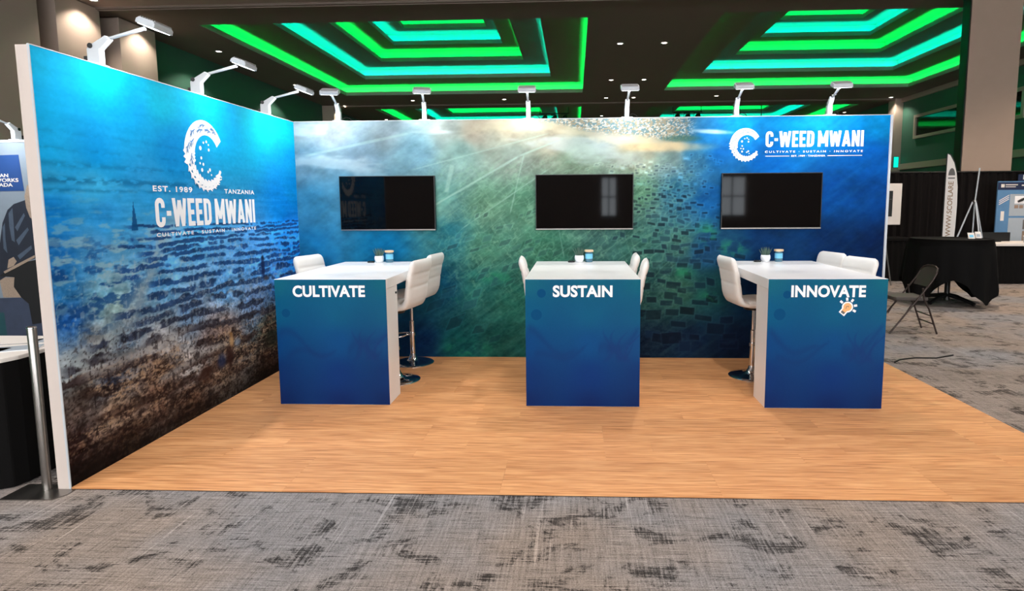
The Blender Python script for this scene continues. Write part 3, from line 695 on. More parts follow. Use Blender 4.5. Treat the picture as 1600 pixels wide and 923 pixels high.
for a, b in ((4.747, 4.98), (5.35, 5.685)): MB().box(a, b, -.002, -.001, 2.0525, 2.0575).build('rule_line', M['white'], bwall)
emblem((4.395, 4.70, 2.0, 2.33), fb, fb2, bwall, M['inkblue'])

lwall = thing('display_wall', 'left side display wall printed with a seaweed farm in shallow blue water', 'display wall', (0, 0, 0))
MB().box(-.075, -.004, -BD, .0, 0, BH).build('panel', M['frame'], lwall, bevel=.002)
nu, nv = 520, 420
gy, gz_ = np.meshgrid(np.linspace(-BD+.002, -.002, nu+1), np.linspace(0, BH, nv+1))
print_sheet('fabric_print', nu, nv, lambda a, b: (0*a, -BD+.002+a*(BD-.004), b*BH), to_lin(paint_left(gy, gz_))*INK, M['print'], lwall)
MB().box(-.006, .004, -BD-.004, -BD+.002, 0, BH+.004).build('frame_edge', M['white_metal'], lwall)
MB().box(-.004, .003, -BD, -.002, BH, BH+.005).build('frame_edge', M['white_metal'], lwall)
fl_ = lambda a, b, l=0: (.0015+l, a, b); fl2 = lambda a, b, l=0: (.006+l, a, b)
block_text('C-WEED MWANI', (-2.157, -.857, 1.449, 1.653), fl_, M['white'], lwall)
lettering('CULTIVATE \u00b7 SUSTAIN \u00b7 INNOVATE', (-2.16, -.855, 1.385, 1.412), fl_, M['white'], lwall, .025, 1.4)
lettering('EST. 1989', (-2.165, -1.735, 1.695, 1.735), fl_, M['white'], lwall, .025, 1.2)
lettering('TANZANIA', (-1.315, -.85, 1.697, 1.733), fl_, M['white'], lwall, .025, 1.2)
emblem((-1.80, -1.29, 1.70, 2.25), fl_, fl2, lwall, M['inkblue'])

# ================================================================ arm lights on the wall tops
def make_arm_light():
    t = thing('arm_light', 'arm light', 'lamp', (0, 0, 0))       # local: reaches along -y
    MB().box(-.055, .055, -.02, .10, 0, .010).build('clamp', M['white_metal'], t, bevel=.003)
    MB().prism([(-.022, .01), (.06, .01), (.06, .10), (.03, .125), (-.06, .175), (-.085, .155), (-.022, .095)], .044, lambda a, b, h: (h-.022, a, b)).build('body', M['white_metal'], t, bevel=.006)
    MB().box(-.02, .02, .05, .082, .012, .055).build('driver_box', M['black'], t)
    MB().tube([(-.026, .035, .115), (.026, .035, .115)], .016, 12).build('pivot_knob', M['black'], t, smooth=True)
    MB().tube([(0, -.065, .158), (0, -.30, .215)], [.009, .012], 10).build('arm', M['white_metal'], t, smooth=True)
    h = bpy.data.objects.new('head', None)
    hb = MB().prism([(-.06, -.012), (.06, -.012), (.06, .012), (.045, .026), (-.045, .026), (-.06, .012)], .17, lambda a, b, k: (k-.085, a, b)).build('head', M['white_metal'], t, bevel=.004)
    bpy.data.objects.remove(h)
    hb.location = (0, -.36, .222); hb.rotation_euler = (math.radians(20), 0, 0)
    fins = MB()
    for k in range(7): fins.box(-.075, .075, -.05+k*.015, -.045+k*.015, .026, .033)
    fins.build('heat_fins', M['greyink'], hb)
    MB().box(-.075, .075, -.05, .05, -.0145, -.0125).build('lens', M['lens'], hb)
    MB().tube([(.02, .07, .03), (.06, .09, .055), (.10, .095, .04), (.125, .09, .005)], .004, 6).build('power_cable', M['black'], t, smooth=True)
    l = bpy.data.lights.new('flood_beam', 'AREA'); l.shape = 'RECTANGLE'; l.size = .15; l.size_y = .10; l.energy = LAMP_W; l.color = (.93, .97, 1); l.spread = math.radians(150)
    lo = bpy.data.objects.new('flood_beam', l); col.objects.link(lo); lo.parent = hb; lo.location = (0, 0, -.02)
    return t
al = make_arm_light(); LG = 'white arm lights along the booth wall tops'
words = ['first', 'second', 'third', 'fourth', 'fifth', 'sixth']
for i, (x, hx) in enumerate(((.456, .52), (1.34, 1.41), (2.395, 2.41), (3.38, 3.375), (4.46, 4.43), (5.365, 5.32))):
    place(al, i == 0, (x, .03, BH+.006), math.atan2(hx-x, .36), 'white LED arm light on the back wall, %s from the left corner' % words[i], LG)
for y, nm in ((-2.50, 'nearest the camera'), (-1.50, 'in the middle of the wall'), (-.45, 'closest to the back corner')):
    place(al, False, (-.035, y, BH+.006), PI/2, 'white LED arm light on the left side wall, ' + nm, LG)

# ================================================================ wall screens
def make_tv():
    t = thing('wall_screen', 'tv', 'television')
    MB().box(-.49, .49, -.055, -.012, -.275, .275).build('housing', M['black'], t, bevel=.004)
    MB().box(-.482, .482, -.0565, -.0552, -.262, .268).build('screen', M['screen'], t)
    MB().box(-.488, .488, -.0575, -.050, -.276, -.266).build('lower_bezel', M['steel'], t)
    MB().box(-.02, .02, -.059, -.0575, -.274, -.268).build('badge', M['greyink'], t)
    MB().box(-.2, .2, -.012, -.001, -.15, .15).build('wall_bracket', M['black'], t)
    return t
tv = make_tv()
for i, (x, nm) in enumerate(((.955, 'above the left counter'), (2.955, 'above the middle counter'), (4.805, 'above the right counter, below the logo'))):
    place(tv, i == 0, (x, 0, 1.616), 0, 'black wall mounted flat screen ' + nm, 'wall screens')

# ================================================================ counters
CX = (.4975, 2.473, 4.325); CWD, CH, CY0, CY1 = .89, 1.02, -1.559, -.06
def paint_panel(A, B, idx):
    C = field(A, B, [(0,1,22,112,138),(.5,1,16,110,140),(.9,1,18,112,136),(0,.75,8,98,142),(.5,.75,16,100,142),(.9,.75,20,98,138),(0,.5,10,74,138),(.5,.5,14,80,142),(.9,.5,22,78,136),(0,.25,14,56,122),(.5,.25,14,56,124),(.9,.25,18,56,118),(0,0,16,44,106),(.5,0,14,42,104),(.9,0,16,42,100)], 2.6)
    n = fbm(A*3, B*3, 60+idx, 4)
    # drifting seaweed swirls
    for (a0, b0, a1, b1, wd, am) in ((0, .57, .42, .42, .035, .06), (.55, .40, .9, .62, .05, .05), (.62, .38, .86, .5, .03, .07), (.05, .36, .5, .48, .03, .05)):
        t = (A-a0)/(a1-a0); zz = b0+(b1-b0)*t+am*np.sin(t*6+idx); m = np.exp(-((B-zz)/(wd*(1.1-t*.6)))**2)*ss(t, 0, .1)*(1-ss(t, .85, 1)); C = mixc(C, (22, 58, 118), m*.45)
    # branching fronds on the right
    for k in range(4):
        a0 = .60+.07*k; t = (B-.34)/.30; aa = a0+.05*np.sin(t*5+k)+.06*t; m = np.exp(-((A-aa)/(.022*(1.05-np.clip(t, 0, 1))))**2)*ss(t, 0, .15)*(1-ss(t, .75, 1)); C = mixc(C, (30, 58, 122), m*.5)
    return C*(1+(n-.5)[..., None]*.08)
def counter(idx, x, word, side):
    t = thing('counter', 'white bar counter with blue front panel reading %s' % word, 'counter', (x, 0, FZ), 0, 'white booth counters')
    h = CH-FZ
    MB().box(0, CWD, CY0, CY1, h-.078, h).build('tabletop', M['laminate'], t, bevel=.003)
    MB().box(.004, CWD-.004, CY0+.003, CY0+.30, 0, h-.080).build('pedestal', M['laminate'], t, bevel=.003)
    MB().box(.40, CWD-.40, CY1-.10, CY1-.02, 0, h-.080).build('rear_leg', M['laminate'], t, bevel=.003)
    if side > 0:
        MB().tube([(CWD-.006, CY0+.25, h-.14), (CWD+.006, CY0+.25, h-.14)], .009, 12).build('lock', M['black'], t, smooth=True)
    n1, n2 = 110, 126
    ga, gb = np.meshgrid(np.linspace(0, CWD, n1+1), np.linspace(0, h, n2+1))
    p = print_sheet('front_panel', n1, n2, lambda a, b: (.002+a*(CWD-.004), 0*a+CY0-.003, .004+b*(h-.006)), to_lin(paint_panel(ga, gb, idx))*.66, M['panelprint'], t)
    MB().box(.002, CWD-.002, CY0-.0028, CY0, .004, h-.002).build('panel_backing', M['black'], t)
    fn = lambda a, b: (a-x, CY0-.0042, b-FZ)
    wb = {0: (.643, 1.219), 1: (2.688, 3.147), 2: (4.498, 5.052)}[idx]
    lettering(word, (wb[0], wb[1], .880, .972), fn, M['white'], p, .036, 1.03)
    for (a, b, r) in {0: ((.58, .752, .034),), 1: ((2.60, .910, .034), (2.56, .742, .043)), 2: ((4.468, .90, .03), (4.417, .748, .045))}[idx]:
        P = [(a+r*math.cos(2*PI*k/24), b+r*math.sin(2*PI*k/24)) for k in range(24)]
        MB().add([(q[0]-x, CY0-.0036, q[1]-FZ) for q in P], [tuple(range(24))]).build('bubble', M['bubble'], p, fix=False)
    if idx == 2:                                    # printed light bulb
        bx, bz = 4.921, .806
        def disc(r, dy, m, n=24, cx=bx, cz=bz, nm='bulb_print'):
            return MB().add([(cx+r*math.cos(2*PI*k/n)-x, CY0-dy, cz+r*math.sin(2*PI*k/n)-FZ) for k in range(n)], [tuple(range(n))]).build(nm, m, p, fix=False)
        dirv = Vector((-.62, -.78))
        v, f = [], []
        stroke(v, f, [(bx, bz), (bx+dirv.x*.070, bz+dirv.y*.070)], .052)
        for an in (95, 55, 140, 10, -30):
            a = math.radians(an); stroke(v, f, [(bx+.048*math.cos(a), bz+.048*math.sin(a)), (bx+.072*math.cos(a), bz+.072*math.sin(a))], .017)
        MB().add([(a-x, CY0-.0040, b-FZ) for a, b in v], f).build('bulb_outline', M['white'], p, fix=False)
        disc(.042, .0042, M['white'], nm='bulb_outline'); disc(.031, .0046, M['bulb'])
        v, f = [], []; stroke(v, f, [(bx+dirv.x*.026, bz+dirv.y*.026), (bx+dirv.x*.044, bz+dirv.y*.044)], .034)
        MB().add([(a-x, CY0-.0045, b-FZ) for a, b in v], f).build('bulb_print', M['bulb'], p, fix=False)
        v, f = [], []; stroke(v, f, [(bx+dirv.x*.044, bz+dirv.y*.044), (bx+dirv.x*.062, bz+dirv.y*.062)], .030)
        MB().add([(a-x, CY0-.0045, b-FZ) for a, b in v], f).build('bulb_cap', M['bulbgrey'], p, fix=False)
        v, f = [], []; stroke(v, f, [(bx-.012, bz-.014), (bx-.008, bz+.004), (bx+.006, bz+.006), (bx+.008, bz-.002)], .006)
        MB().add([(a-x, CY0-.0050, b-FZ) for a, b in v], f).build('filament', M['goldink'], p, fix=False)
    return t
for i, (x, wd_, sd) in enumerate(zip(CX, ('CULTIVATE', 'SUSTAIN', 'INNOVATE'), (1, 0, -1))): counter(i, x, wd_, sd)

# ================================================================ bar stools
def pad(path, hw, ht, n=20, chan=0, taper0=True, taper1=True, puff=.18):
    # swept cushion: path of (x,z) points, half width, half thickness
    P = [Vector((p[0], 0, p[1])) for p in path]; d = [0]
    for i in range(1, len(P)): d.append(d[-1]+(P[i]-P[i-1]).length)
    m = 40; L = d[-1]; loops = []
    def at(s):
        for i in range(1, len(P)):
            if s <= d[i] or i == len(P)-1:
                k = (s-d[i-1])/(d[i]-d[i-1]); return P[i-1].lerp(P[i], k)
    for i in range(m+1):
        s = L*(.5-.5*math.cos(PI*i/m)) if not chan else L*i/m
        s = L*i/m
        c = at(s); t = (at(min(L, s+.03))-at(max(0, s-.03))).normalized(); nrm = Vector((-t.z, 0, t.x))
        e0 = min(1, s/.05) if taper0 else 1; e1 = min(1, (L-s)/.06) if taper1 else 1
        e = math.sqrt(max(0.0, 1-(1-e0)**2))*math.sqrt(max(0.0, 1-(1-e1)**2))
        w = hw*(.80+.20*e); h = ht*max(.06, e)
        if chan: h *= 1-puff*(1-abs(math.sin(PI*s/L*chan)))**3
        lp = []
        for k in range(n):
            a = 2*PI*k/n; ca, sa = math.cos(a), math.sin(a)
            lp.append(c + Vector((0, 1, 0))*(w*math.copysign(abs(ca)**.45, ca)) + nrm*(h*math.copysign(abs(sa)**.6, sa)))
        loops.append(lp)
    mb = MB().loops(loops); mb.add(loops[0], [tuple(range(n))[::-1]]); mb.add(loops[-1], [tuple(range(n))])
    return mb
def make_stool():
    t = thing('bar_stool', 'stool', 'bar stool')                 # faces +x
    sz = .68
    pad([(.21, sz+.005), (.12, sz+.02), (-.05, sz+.015), (-.15, sz+.02)], .205, .042, chan=3, puff=.12).build('seat', M['leather'], t, smooth=True)
    pad([(-.12, sz+.01), (-.178, sz+.03), (-.205, sz+.08), (-.215, sz+.16), (-.232, sz+.27), (-.262, sz+.38), (-.275, sz+.43)], .205, .034, chan=4, taper0=False, puff=.16).build('backrest', M['leather'], t, smooth=True)
    MB().lathe([(.085, sz-.055), (.09, sz-.045), (.09, sz-.03), (.02, sz-.03)], 20).build('seat_plate', M['black'], t, smooth=True)
    MB().lathe([(.017, .40), (.017, sz-.04)], 16).build('piston', M['chrome'], t, smooth=True)
    MB().lathe([(.026, .05), (.026, .43), (.020, .435)], 18).build('column', M['chrome'], t, smooth=True)
    MB().lathe([(.208, 0), (.208, .006), (.20, .012), (.14, .020), (.08, .030), (.05, .045), (.034, .075), (.027, .10)], 40).build('base', M['chrome'], t, smooth=True)
    pts = [(.02*math.cos(a), 0, 0) for a in (0,)]
    loop = [(.03, -.03, .30), (.06, -.10, .29), (.13, -.135, .28), (.20, -.11, .275), (.225, 0, .275), (.20, .11, .275), (.13, .135, .28), (.06, .10, .29), (.03, .03, .30)]
    MB().tube(loop, .010, 8).tube([(-.005, -.032, .30), (.03, -.03, .30)], .010, 8).tube([(-.005, .032, .30), (.03, .03, .30)], .010, 8).lathe([(.028, .285), (.036, .285), (.036, .315), (.028, .315)], 18).build('footrest', M['chrome'], t, smooth=True)
    MB().tube([(.02, -.05, sz-.05), (.02, -.17, sz-.06), (.02, -.20, sz-.05)], .006, 6).build('lever', M['chrome'], t, smooth=True)
    return t
st = make_stool(); SG = 'white bar stools at the counters'
D2 = math.radians
stools = [
 (1.24, -.86, PI-D2(10), 'white bar stool right of the left counter, nearer the camera'),
 (1.225, -.25, PI-D2(8), 'white bar stool right of the left counter, farther back near the wall'),
 (.545, -.52, D2(-14), 'white bar stool left of the left counter, beside the side wall'),
 (2.645, -.70, D2(4), 'white bar stool on the left of the middle counter'),
 (3.20, -.95, PI-D2(6), 'white bar stool right of the middle counter, nearer the camera'),
 (3.18, -.36, PI-D2(2), 'white bar stool right of the middle counter, farther back near the wall'),
 (4.485, -.66, D2(6), 'white bar stool on the left of the right counter'),
 (5.09, -.88, PI+D2(14), 'white bar stool right of the right counter, nearer the camera'),
 (5.08, -.30, PI+D2(12), 'white bar stool right of the right counter, farther back near the wall')]
for i, (x, y, a, lb) in enumerate(stools): place(st, i == 0, (x, y, FZ), a, lb, SG)

# ================================================================ pots, jars and pucks
def make_plant():
    t = thing('potted_succulent', 'p', 'potted plant')
    MB().lathe([(.028, 0), (.036, .004), (.046, .03), (.047, .05), (.043, .068), (.039, .068), (.038, .058), (.01, .058)], 24).build('pot', M['ceramic'], t, smooth=True)
    MB().lathe([(.038, .056), (.03, .060), (.005, .061)], 16).build('soil', M['soil'], t)
    rn = random.Random(4)
    for k in range(17):
        a = k*2.4; r = .004+.020*math.sqrt(k/17); lean = .1+.9*(k/17); L = .085*(1-.25*rn.random())
        b = Vector((r*math.cos(a), r*math.sin(a), .058)); d = Vector((math.cos(a)*lean*.75, math.sin(a)*lean*.75, 1)).normalized()
        MB().tube([b, b+d*L*.35, b+d*L*.75+Vector((0, 0, .004)), b+d*L+Vector((0, 0, .010))], [.0045, .0055, .0035, .0006], 6).build('leaf', M['succulent'], t, smooth=True)
    return t
def make_jar():
    t = thing('jar', 'j', 'jar')
    MB().lathe([(.034, 0), (.037, .004), (.037, .088), (.033, .096), (.033, .102)], 24).build('glass_body', M['jarglass'], t, smooth=True)
    MB().lathe([(.0376, .034), (.0376, .084)], 24).build('paper_label', M['jarlabel'], t, smooth=True)
    MB().lathe([(.043, .102), (.045, .105), (.045, .118), (.043, .121)], 24).build('wooden_lid', M['wood_lid'], t, smooth=True)
    return t
def make_puck():
    t = thing('charging_puck', 'c', 'charging puck')
    MB().lathe([(.034, 0), (.036, .003), (.035, .012), (.03, .016)], 24).build('body', M['black'], t, smooth=True)
    MB().lathe([(.026, .016), (.024, .0175)], 20).build('top_pad', M['screen'], t)
    return t
pt, jr, pk = make_plant(), make_jar(), make_puck()
for i, (a, b, c, nm) in enumerate(((.882, .984, .80, 'left'), (2.904, 3.0, 2.825, 'middle'), (4.735, 4.865, 4.655, 'right'))):
    place(pt, i == 0, (a, -.15, CH), i*1.1, 'spiky succulent in a round white pot on the %s counter' % nm, 'succulents')
    place(jr, i == 0, (b, -.14, CH), 0, 'glass jar with blue label and wooden lid on the %s counter' % nm, 'jars')
    place(pk, i == 0, (c, -.16, CH), 0, 'flat black round puck on the %s counter beside the plant' % nm, 'black pucks')

# ================================================================ neighbouring booth at left
nb = thing('banner_backdrop', 'pale grey backdrop with a blue logo square and a printed figure in a dark parka', 'banner', (0, 0, 0))
MB().box(-5.2, -.35, 0, .06, 0, 2.27).build('panel', M['backdropgrey'], nb)
MB().box(-5.2, -.35, -.006, .066, 2.27, 2.295).build('top_rail', M['white_metal'], nb)
def pxy(u, v): return (-2.97+.00694*u-.000712*v, 2.272-(v-222)*.00681)
def flat(name, pts, m, dy, parent=nb, conv=True):
    P = [pxy(*p) for p in pts] if conv else pts
    return MB().add([(a, -dy, b) for a, b in P], [tuple(range(len(P)))]).build(name, m, parent, fix=False)
sq = flat('logo_square', [(-90, 297), (38, 296), (29, 241), (-90, 243)], M['navy'], .002)
for i, (s, a, b) in enumerate((('OCEAN', -19, 13), ('NETWORKS', -27, 29), ('CANADA', -22, 20))):
    x0, z0 = pxy(a, 275+i*7.2); x1, z1 = pxy(b, 269.5+i*7.2)
    lettering(s, (x0, x1, z0, z1), lambda p, q: (p, -.004, q), M['offwhite'], sq, .02)
flat('deck_print', [(-60, 465), (33, 462), (47, 470), (90, 470), (90, 570), (-60, 570)], M['deck'], .002)
flat('sea_print', [(-60, 488), (6, 486), (12, 530), (10, 570), (-60, 570)], M['teal'], .003)
flat('crate_print', [(-2, 430), (26, 430), (40, 462), (5, 462)], M['fur'], .003)
fg = flat('figure_print', [(0, 375), (4, 345), (12, 325), (22, 316), (40, 310), (75, 320), (80, 400), (57, 400), (30, 410), (15, 425), (-8, 440), (-8, 380)], M['jacket'], .004)
flat('figure_print', [(-2, 428), (30, 408), (80, 398), (80, 500), (52, 505), (46, 472), (34, 462), (22, 445), (23, 430)], M['pants'], .005)
flat('hood_print', [(39, 304), (43, 287), (60, 290), (60, 345), (48, 337), (42, 322)], M['fur'], .006)
for q in ([(14, 330), (20, 322), (22, 345), (24, 375), (19, 372), (15, 350)], [(24, 352), (38, 330), (40, 334), (28, 358)], [(26, 372), (44, 352), (46, 356), (30, 380)], [(4, 352), (8, 345), (9, 370), (12, 392), (6, 385)], [(28, 396), (50, 380), (51, 385), (32, 402)]):
    flat('fold_print', q, M['jackethi'], .006)
flat('instrument_print', [(6, 421), (28, 409), (56, 395), (56, 399), (30, 413), (8, 424)], M['fur'], .007)
flat('glove_print', [(12, 416), (14, 402), (22, 398), (27, 405), (22, 412)], M['fur'], .007)
place(al, False, (pxy(20, 222)[0], .03, 2.295), 0, 'white arm light on top of the pale grey neighbouring backdrop', LG)
tb = thing('brochure_table', 'table under a black cloth with a white top behind the steel post', 'table', (-1.32, -2.72, 0))
tc_ = [(-1.0, -.30), (.90, -.345), (.975, -.30), (1.0, -.22), (1.0, .30), (-1.0, .30)]
MB().prism(tc_, .725, lambda a, b, h: (a, b, .003+h)).build('black_skirt', M['cloth'], tb, bevel=.01)
MB().prism([(a*1.005, b*1.01) for a, b in tc_], .025, lambda a, b, h: (a, b, .728+h)).build('white_top', M['offwhite'], tb, bevel=.006)
for i, (a, b, rz, m, nm) in enumerate(((-.46, -2.78, .5, 'white', 'white'), (-.62, -2.60, .3, 'greyink', 'grey'), (-.46, -2.55, .7, 'offwhite', 'cream'), (-.60, -2.86, .15, 'bulbgrey', 'dark grey'))):
    o = thing('brochure', '%s paper brochure lying on the black-skirted table' % nm, 'brochure', (a, b, .753), rz)
    MB().box(-.11, .11, -.075, .075, 0, .004).build('cover', M[m], o); MB().box(-.108, .106, -.073, .073, .004, .0052).build('pages', M['offwhite' if i % 2 else 'bannergrey'], o)
ps = thing('steel_post', 'brushed steel post on a thin steel floor plate beside the side wall end', 'post', (0, 0, 0))
MB().prism([(-.292, -3.17), (.0, -3.16), (.035, -3.10), (.035, -3.036), (-.085, -3.036), (-.085, -2.98), (-.292, -2.98)], .005, lambda a, b, h: (a, b, h)).build('base_plate', M['steel'], ps)
MB().lathe([(.023, .005), (.023, .93), (.021, .934)], 24, (-.128, -3.04, 0)).build('tube', M['steel'], ps, smooth=True)
MB().lathe([(.024, .93), (.024, .938), (.02, .942)], 24, (-.128, -3.04, 0)).build('cap', M['chrome'], ps, smooth=True)

# ================================================================ right-hand background
def drape(x0, x1, y, label):
    t = thing('drape_panel', label, 'drape', ((x0+x1)/2, y, 0), 0, 'black pipe-and-drape panels')
    n = 80; v, f = [], []
    ph = 0.0
    for i in range(n+1):
        k = i/n; x = (k-.5)*(x1-x0)
        for z, a in ((.02, 1.15), (1.1, 1.0), (2.12, .8), (2.24, .55)):
            v.append((x, a*(.035*math.sin(k*2*PI*7+ph+.5*math.sin(k*2*PI*2))+.012*math.sin(k*2*PI*15)), z))
    for i in range(n):
        for j in range(3): f.append((i*4+j, (i+1)*4+j, (i+1)*4+j+1, i*4+j+1))
    MB().add(v, f).build('curtain', M['drape'], t, smooth=True, fix=False)
    MB().tube([(-(x1-x0)/2+.005, .0, 2.255), ((x1-x0)/2-.005, .0, 2.255)], .022, 10).build('top_pipe', M['black'], t, smooth=True)
xx = [8.2, 9.45, 10.7, 11.95, 13.2, 14.45, 15.7]
for i in range(6):
    drape(xx[i], xx[i+1], 7.7, 'black pleated drape panel, %s from the booth wall' % words[i])
# folding chair
ch = thing('folding_chair', 'dark brown metal folding chair standing on the carpet beside the booth', 'chair', (6.98, 1.47, 0), PI-D2(4))
for s in (-1, 1):
    MB().tube([(.27, s*.215, 0), (-.02, s*.21, .40), (-.20, s*.205, .66), (-.245, s*.195, .75)], .011, 8).build('front_leg', M['chairmetal'], ch, smooth=True)
    MB().tube([(-.29, s*.19, 0), (-.185, s*.19, .30), (-.12, s*.19, .43), (-.10, s*.19, .56)], .011, 8).build('rear_leg', M['chairmetal'], ch, smooth=True)
    MB().tube([(.02, s*.20, .38), (.12, s*.20, .18)], .005, 6).build('brace', M['chairmetal'], ch)
MB().tube([(-.245, .195, .75), (-.262, .17, .79), (-.275, .10, .815), (-.277, 0, .82), (-.275, -.10, .815), (-.262, -.17, .79), (-.245, -.195, .75)], .011, 8).build('top_rail', M['chairmetal'], ch, smooth=True)
for z, x in ((.12, -.25), (.22, -.215)): MB().tube([(x, -.19, z), (x, .19, z)], .008, 6).build('crossbar', M['chairmetal'], ch)
MB().prism([(-.17, -.19), (.20, -.20), (.23, -.16), (.23, .16), (.20, .20), (-.17, .19)], .045, lambda a, b, h: (a, b, .405+h)).build('seat', M['chairpad'], ch, bevel=.012)
mbk = MB(); v = []; f = []
for i in range(9):
    k = i/8*2-1
    for j in range(7):
        q = j/6; z = .57+.235*q; hw = .195*(1-.22*q**4); v.append((-.165-.105*q-.015*(1-k*k), k*hw, z))
for i in range(8):
    for j in range(6): f.append((i*7+j, (i+1)*7+j, (i+1)*7+j+1, i*7+j+1))
n = len(v); v += [(a-.016, b, c) for a, b, c in v]; f += [tuple(i+n for i in q)[::-1] for q in f]
mbk.add(v, f).build('backrest', M['chairpad'], ch, smooth=True)
# tall round table with a black cloth
rt = thing('cloth_table', 'tall round table under a ragged-hemmed black cloth behind the folding chair', 'table', (8.78, 3.65, 0))
v, f = [], []; n = 72
def hem(a):
    d = math.degrees(a) % 360
    c = max(math.exp(-(((d-q+180) % 360-180)/27)**2) for q in (200, 292, 25, 115)); return .45-.40*c
for i in range(n):
    a = 2*PI*i/n; hz = hem(a); ca, sa = math.cos(a), math.sin(a)
    for q in range(8):
        k = q/7; z = 1.03*(1-k)+hz*k; wob = (.035*math.sin(a*13)+.02*math.sin(a*22+1))*k
        r = .56+.03*min(1, k*4)+.05*k+wob; v.append((r*ca, r*sa, z))
for i in range(n):
    j = (i+1) % n
    for q in range(7): f.append((i*8+q, j*8+q, j*8+q+1, i*8+q+1))
f.append(tuple(i*8 for i in range(n)))
MB().add(v, f).build('tablecloth', M['cloth'], rt, smooth=True, fix=False)
MB().lathe([(.55, 1.0), (.55, 1.022)], 40).build('table_disc', M['black'], rt)
MB().lathe([(.05, .05), (.04, .12), (.04, 1.0)], 16).build('post', M['black'], rt, smooth=True)
for k in range(4):
    a = k*PI/2+.5; MB().tube([(.03*math.cos(a), .03*math.sin(a), .13), (.25*math.cos(a), .25*math.sin(a), .09), (.42*math.cos(a), .42*math.sin(a), .03)], [.035, .03, .03], 8).build('foot', M['black'], rt, smooth=True)
# skirted table further back and white topped table at right
def skirted(name, label, x0, x1, y0, y1, h, top):
    t = thing(name, label, 'table', (0, 0, 0)); v, f = [], []
    per = [(x0, y1), (x0, y0), (x1, y0), (x1, y1)]; P = []
    for (a, b) in zip(per[:-1], per[1:]):
        L = math.dist(a, b); m = max(2, int(L/.03))
        for i in range(m):
            k = i/m; wv = .012*math.sin(k*L*60+random.random()*.3); dx, dy = (b[0]-a[0])/L, (b[1]-a[1])/L; P.append((a[0]+(b[0]-a[0])*k+dy*wv, a[1]+(b[1]-a[1])*k-dx*wv))
    P.append(per[-1])
    for p in P: v += [(*p, .01), (*p, h-.05)]
    for i in range(len(P)-1): f.append((2*i, 2*i+2, 2*i+3, 2*i+1))
    MB().add(v, f).build('skirt', M['cloth'], t, smooth=True, fix=False)
    MB().box(x0-.02, x1+.02, y0-.02, y1+.02, h-.055, h).build('tabletop', M[top], t, bevel=.006)
    for xx_ in (x0+.08, x1-.08):
        for yy_ in (y0+.08, y1-.08): MB().tube([(xx_, yy_, .0), (xx_, yy_, h-.06)], .016, 8).build('leg', M['steel'], t)
    return t
skirted('skirted_table', 'black covered table half hidden behind the booth wall', 7.7, 9.75, 6.4, 7.1, .88, 'cloth')
skirted('skirted_table', 'white topped table with a black skirt at the right edge', 10.84, 13.2, 5.96, 6.7, .80, 'offwhite')
# feather flag
ff = thing('feather_flag', 'white feather flag with ochre vertical lettering behind the round table', 'flag', (9.0, 4.35, 0))
ed = [(-.0, 2.40), (.05, 2.37), (.12, 2.25), (.17, 2.08), (.20, 1.85), (.21, 1.55), (.205, 1.2), (.19, .85), (.19, .5)]
poly = [(0, .5)] + [(0, z) for z in (1., 1.5, 2., 2.3)] + ed
MB().prism(poly, .004, lambda a, b, h: (a+.06, h, b)).build('sail', M['offwhite'], ff)
MB().tube([(.055, .002, 0), (.055, .002, 2.0), (.06, .002, 2.40), (.115, .002, 2.385), (.185, .002, 2.26), (.235, .002, 2.09)], .009, 8).build('pole', M['black'], ff, smooth=True)
MB().lathe([(.16, 0), (.16, .02), (.03, .05)], 20, (.055, 0, 0)).build('base', M['black'], ff)
v, f_ = text_geo('WWW.SCOFLARE', .02); v = fit(v, 0, .92, 0, .085)
MB().add([(.115+.075-b, -.002, 1.02+a) for a, b in v], f_).build('lettering', M['goldink'], ff, fix=False)
MB().add([(.15+.055*math.cos(PI*k/12), -.002, 2.04+.12*math.sin(PI*k/12)) for k in range(13)], [tuple(range(13))]).build('emblem', M['bulbgrey'], ff, fix=False)
MB().box(.095, .205, -.003, -.001, 1.985, 2.005).build('emblem', M['bulbgrey'], ff)
# tripod with a tall pole
tp = thing('tripod_stand', 'white tripod stand with a tall leaning pole behind the round table', 'tripod', (9.79, 4.72, 0))
MB().tube([(0, 0, .35), (.0, 0, 1.55), (.045, 0, 2.18)], .012, 8).build('pole', M['white_metal'], tp, smooth=True)
for a in (2.9, .35, 4.6): MB().tube([(.03*math.cos(a), .03*math.sin(a), 1.60), (.55*math.cos(a), .55*math.sin(a), 0)], .012, 8).build('leg', M['white_metal'], tp)
MB().lathe([(.03, 1.57), (.035, 1.59), (.03, 1.63)], 14).build('collar', M['steel'], tp, smooth=True)
# framed picture on an easel
fp = thing('framed_display', 'white framed display with a black mat and pale oval beside the booth wall edge', 'display', (8.84, 5.85, 0))
MB().box(-.36, .30, 0, .05, 1.17, 1.96).build('frame', M['offwhite'], fp, bevel=.01)
MB().box(-.30, .13, -.004, 0, 1.33, 1.82).build('mat', M['black'], fp)
MB().add([(-.10+.13*math.cos(2*PI*k/28), -.006, 1.575+.19*math.sin(2*PI*k/28)) for k in range(28)], [tuple(range(28))]).build('oval', M['bannergrey'], fp, fix=False)
MB().add([(-.10+.07*math.cos(2*PI*k/28), -.008, 1.58+.06*math.sin(2*PI*k/28)) for k in range(28)], [tuple(range(28))]).build('oval_centre', M['black'], fp, fix=False)
MB().box(-.12, .11, -.008, -.006, 1.655, 1.665).build('oval_line', M['bulbgrey'], fp)
for s, y in ((-.25, -.05), (.16, -.05), (-.04, .45)): MB().tube([(s, y if y < 0 else .36, 0), (-.05+.3*s, .06, 1.2)], .014, 8).build('leg', M['steel'], fp)
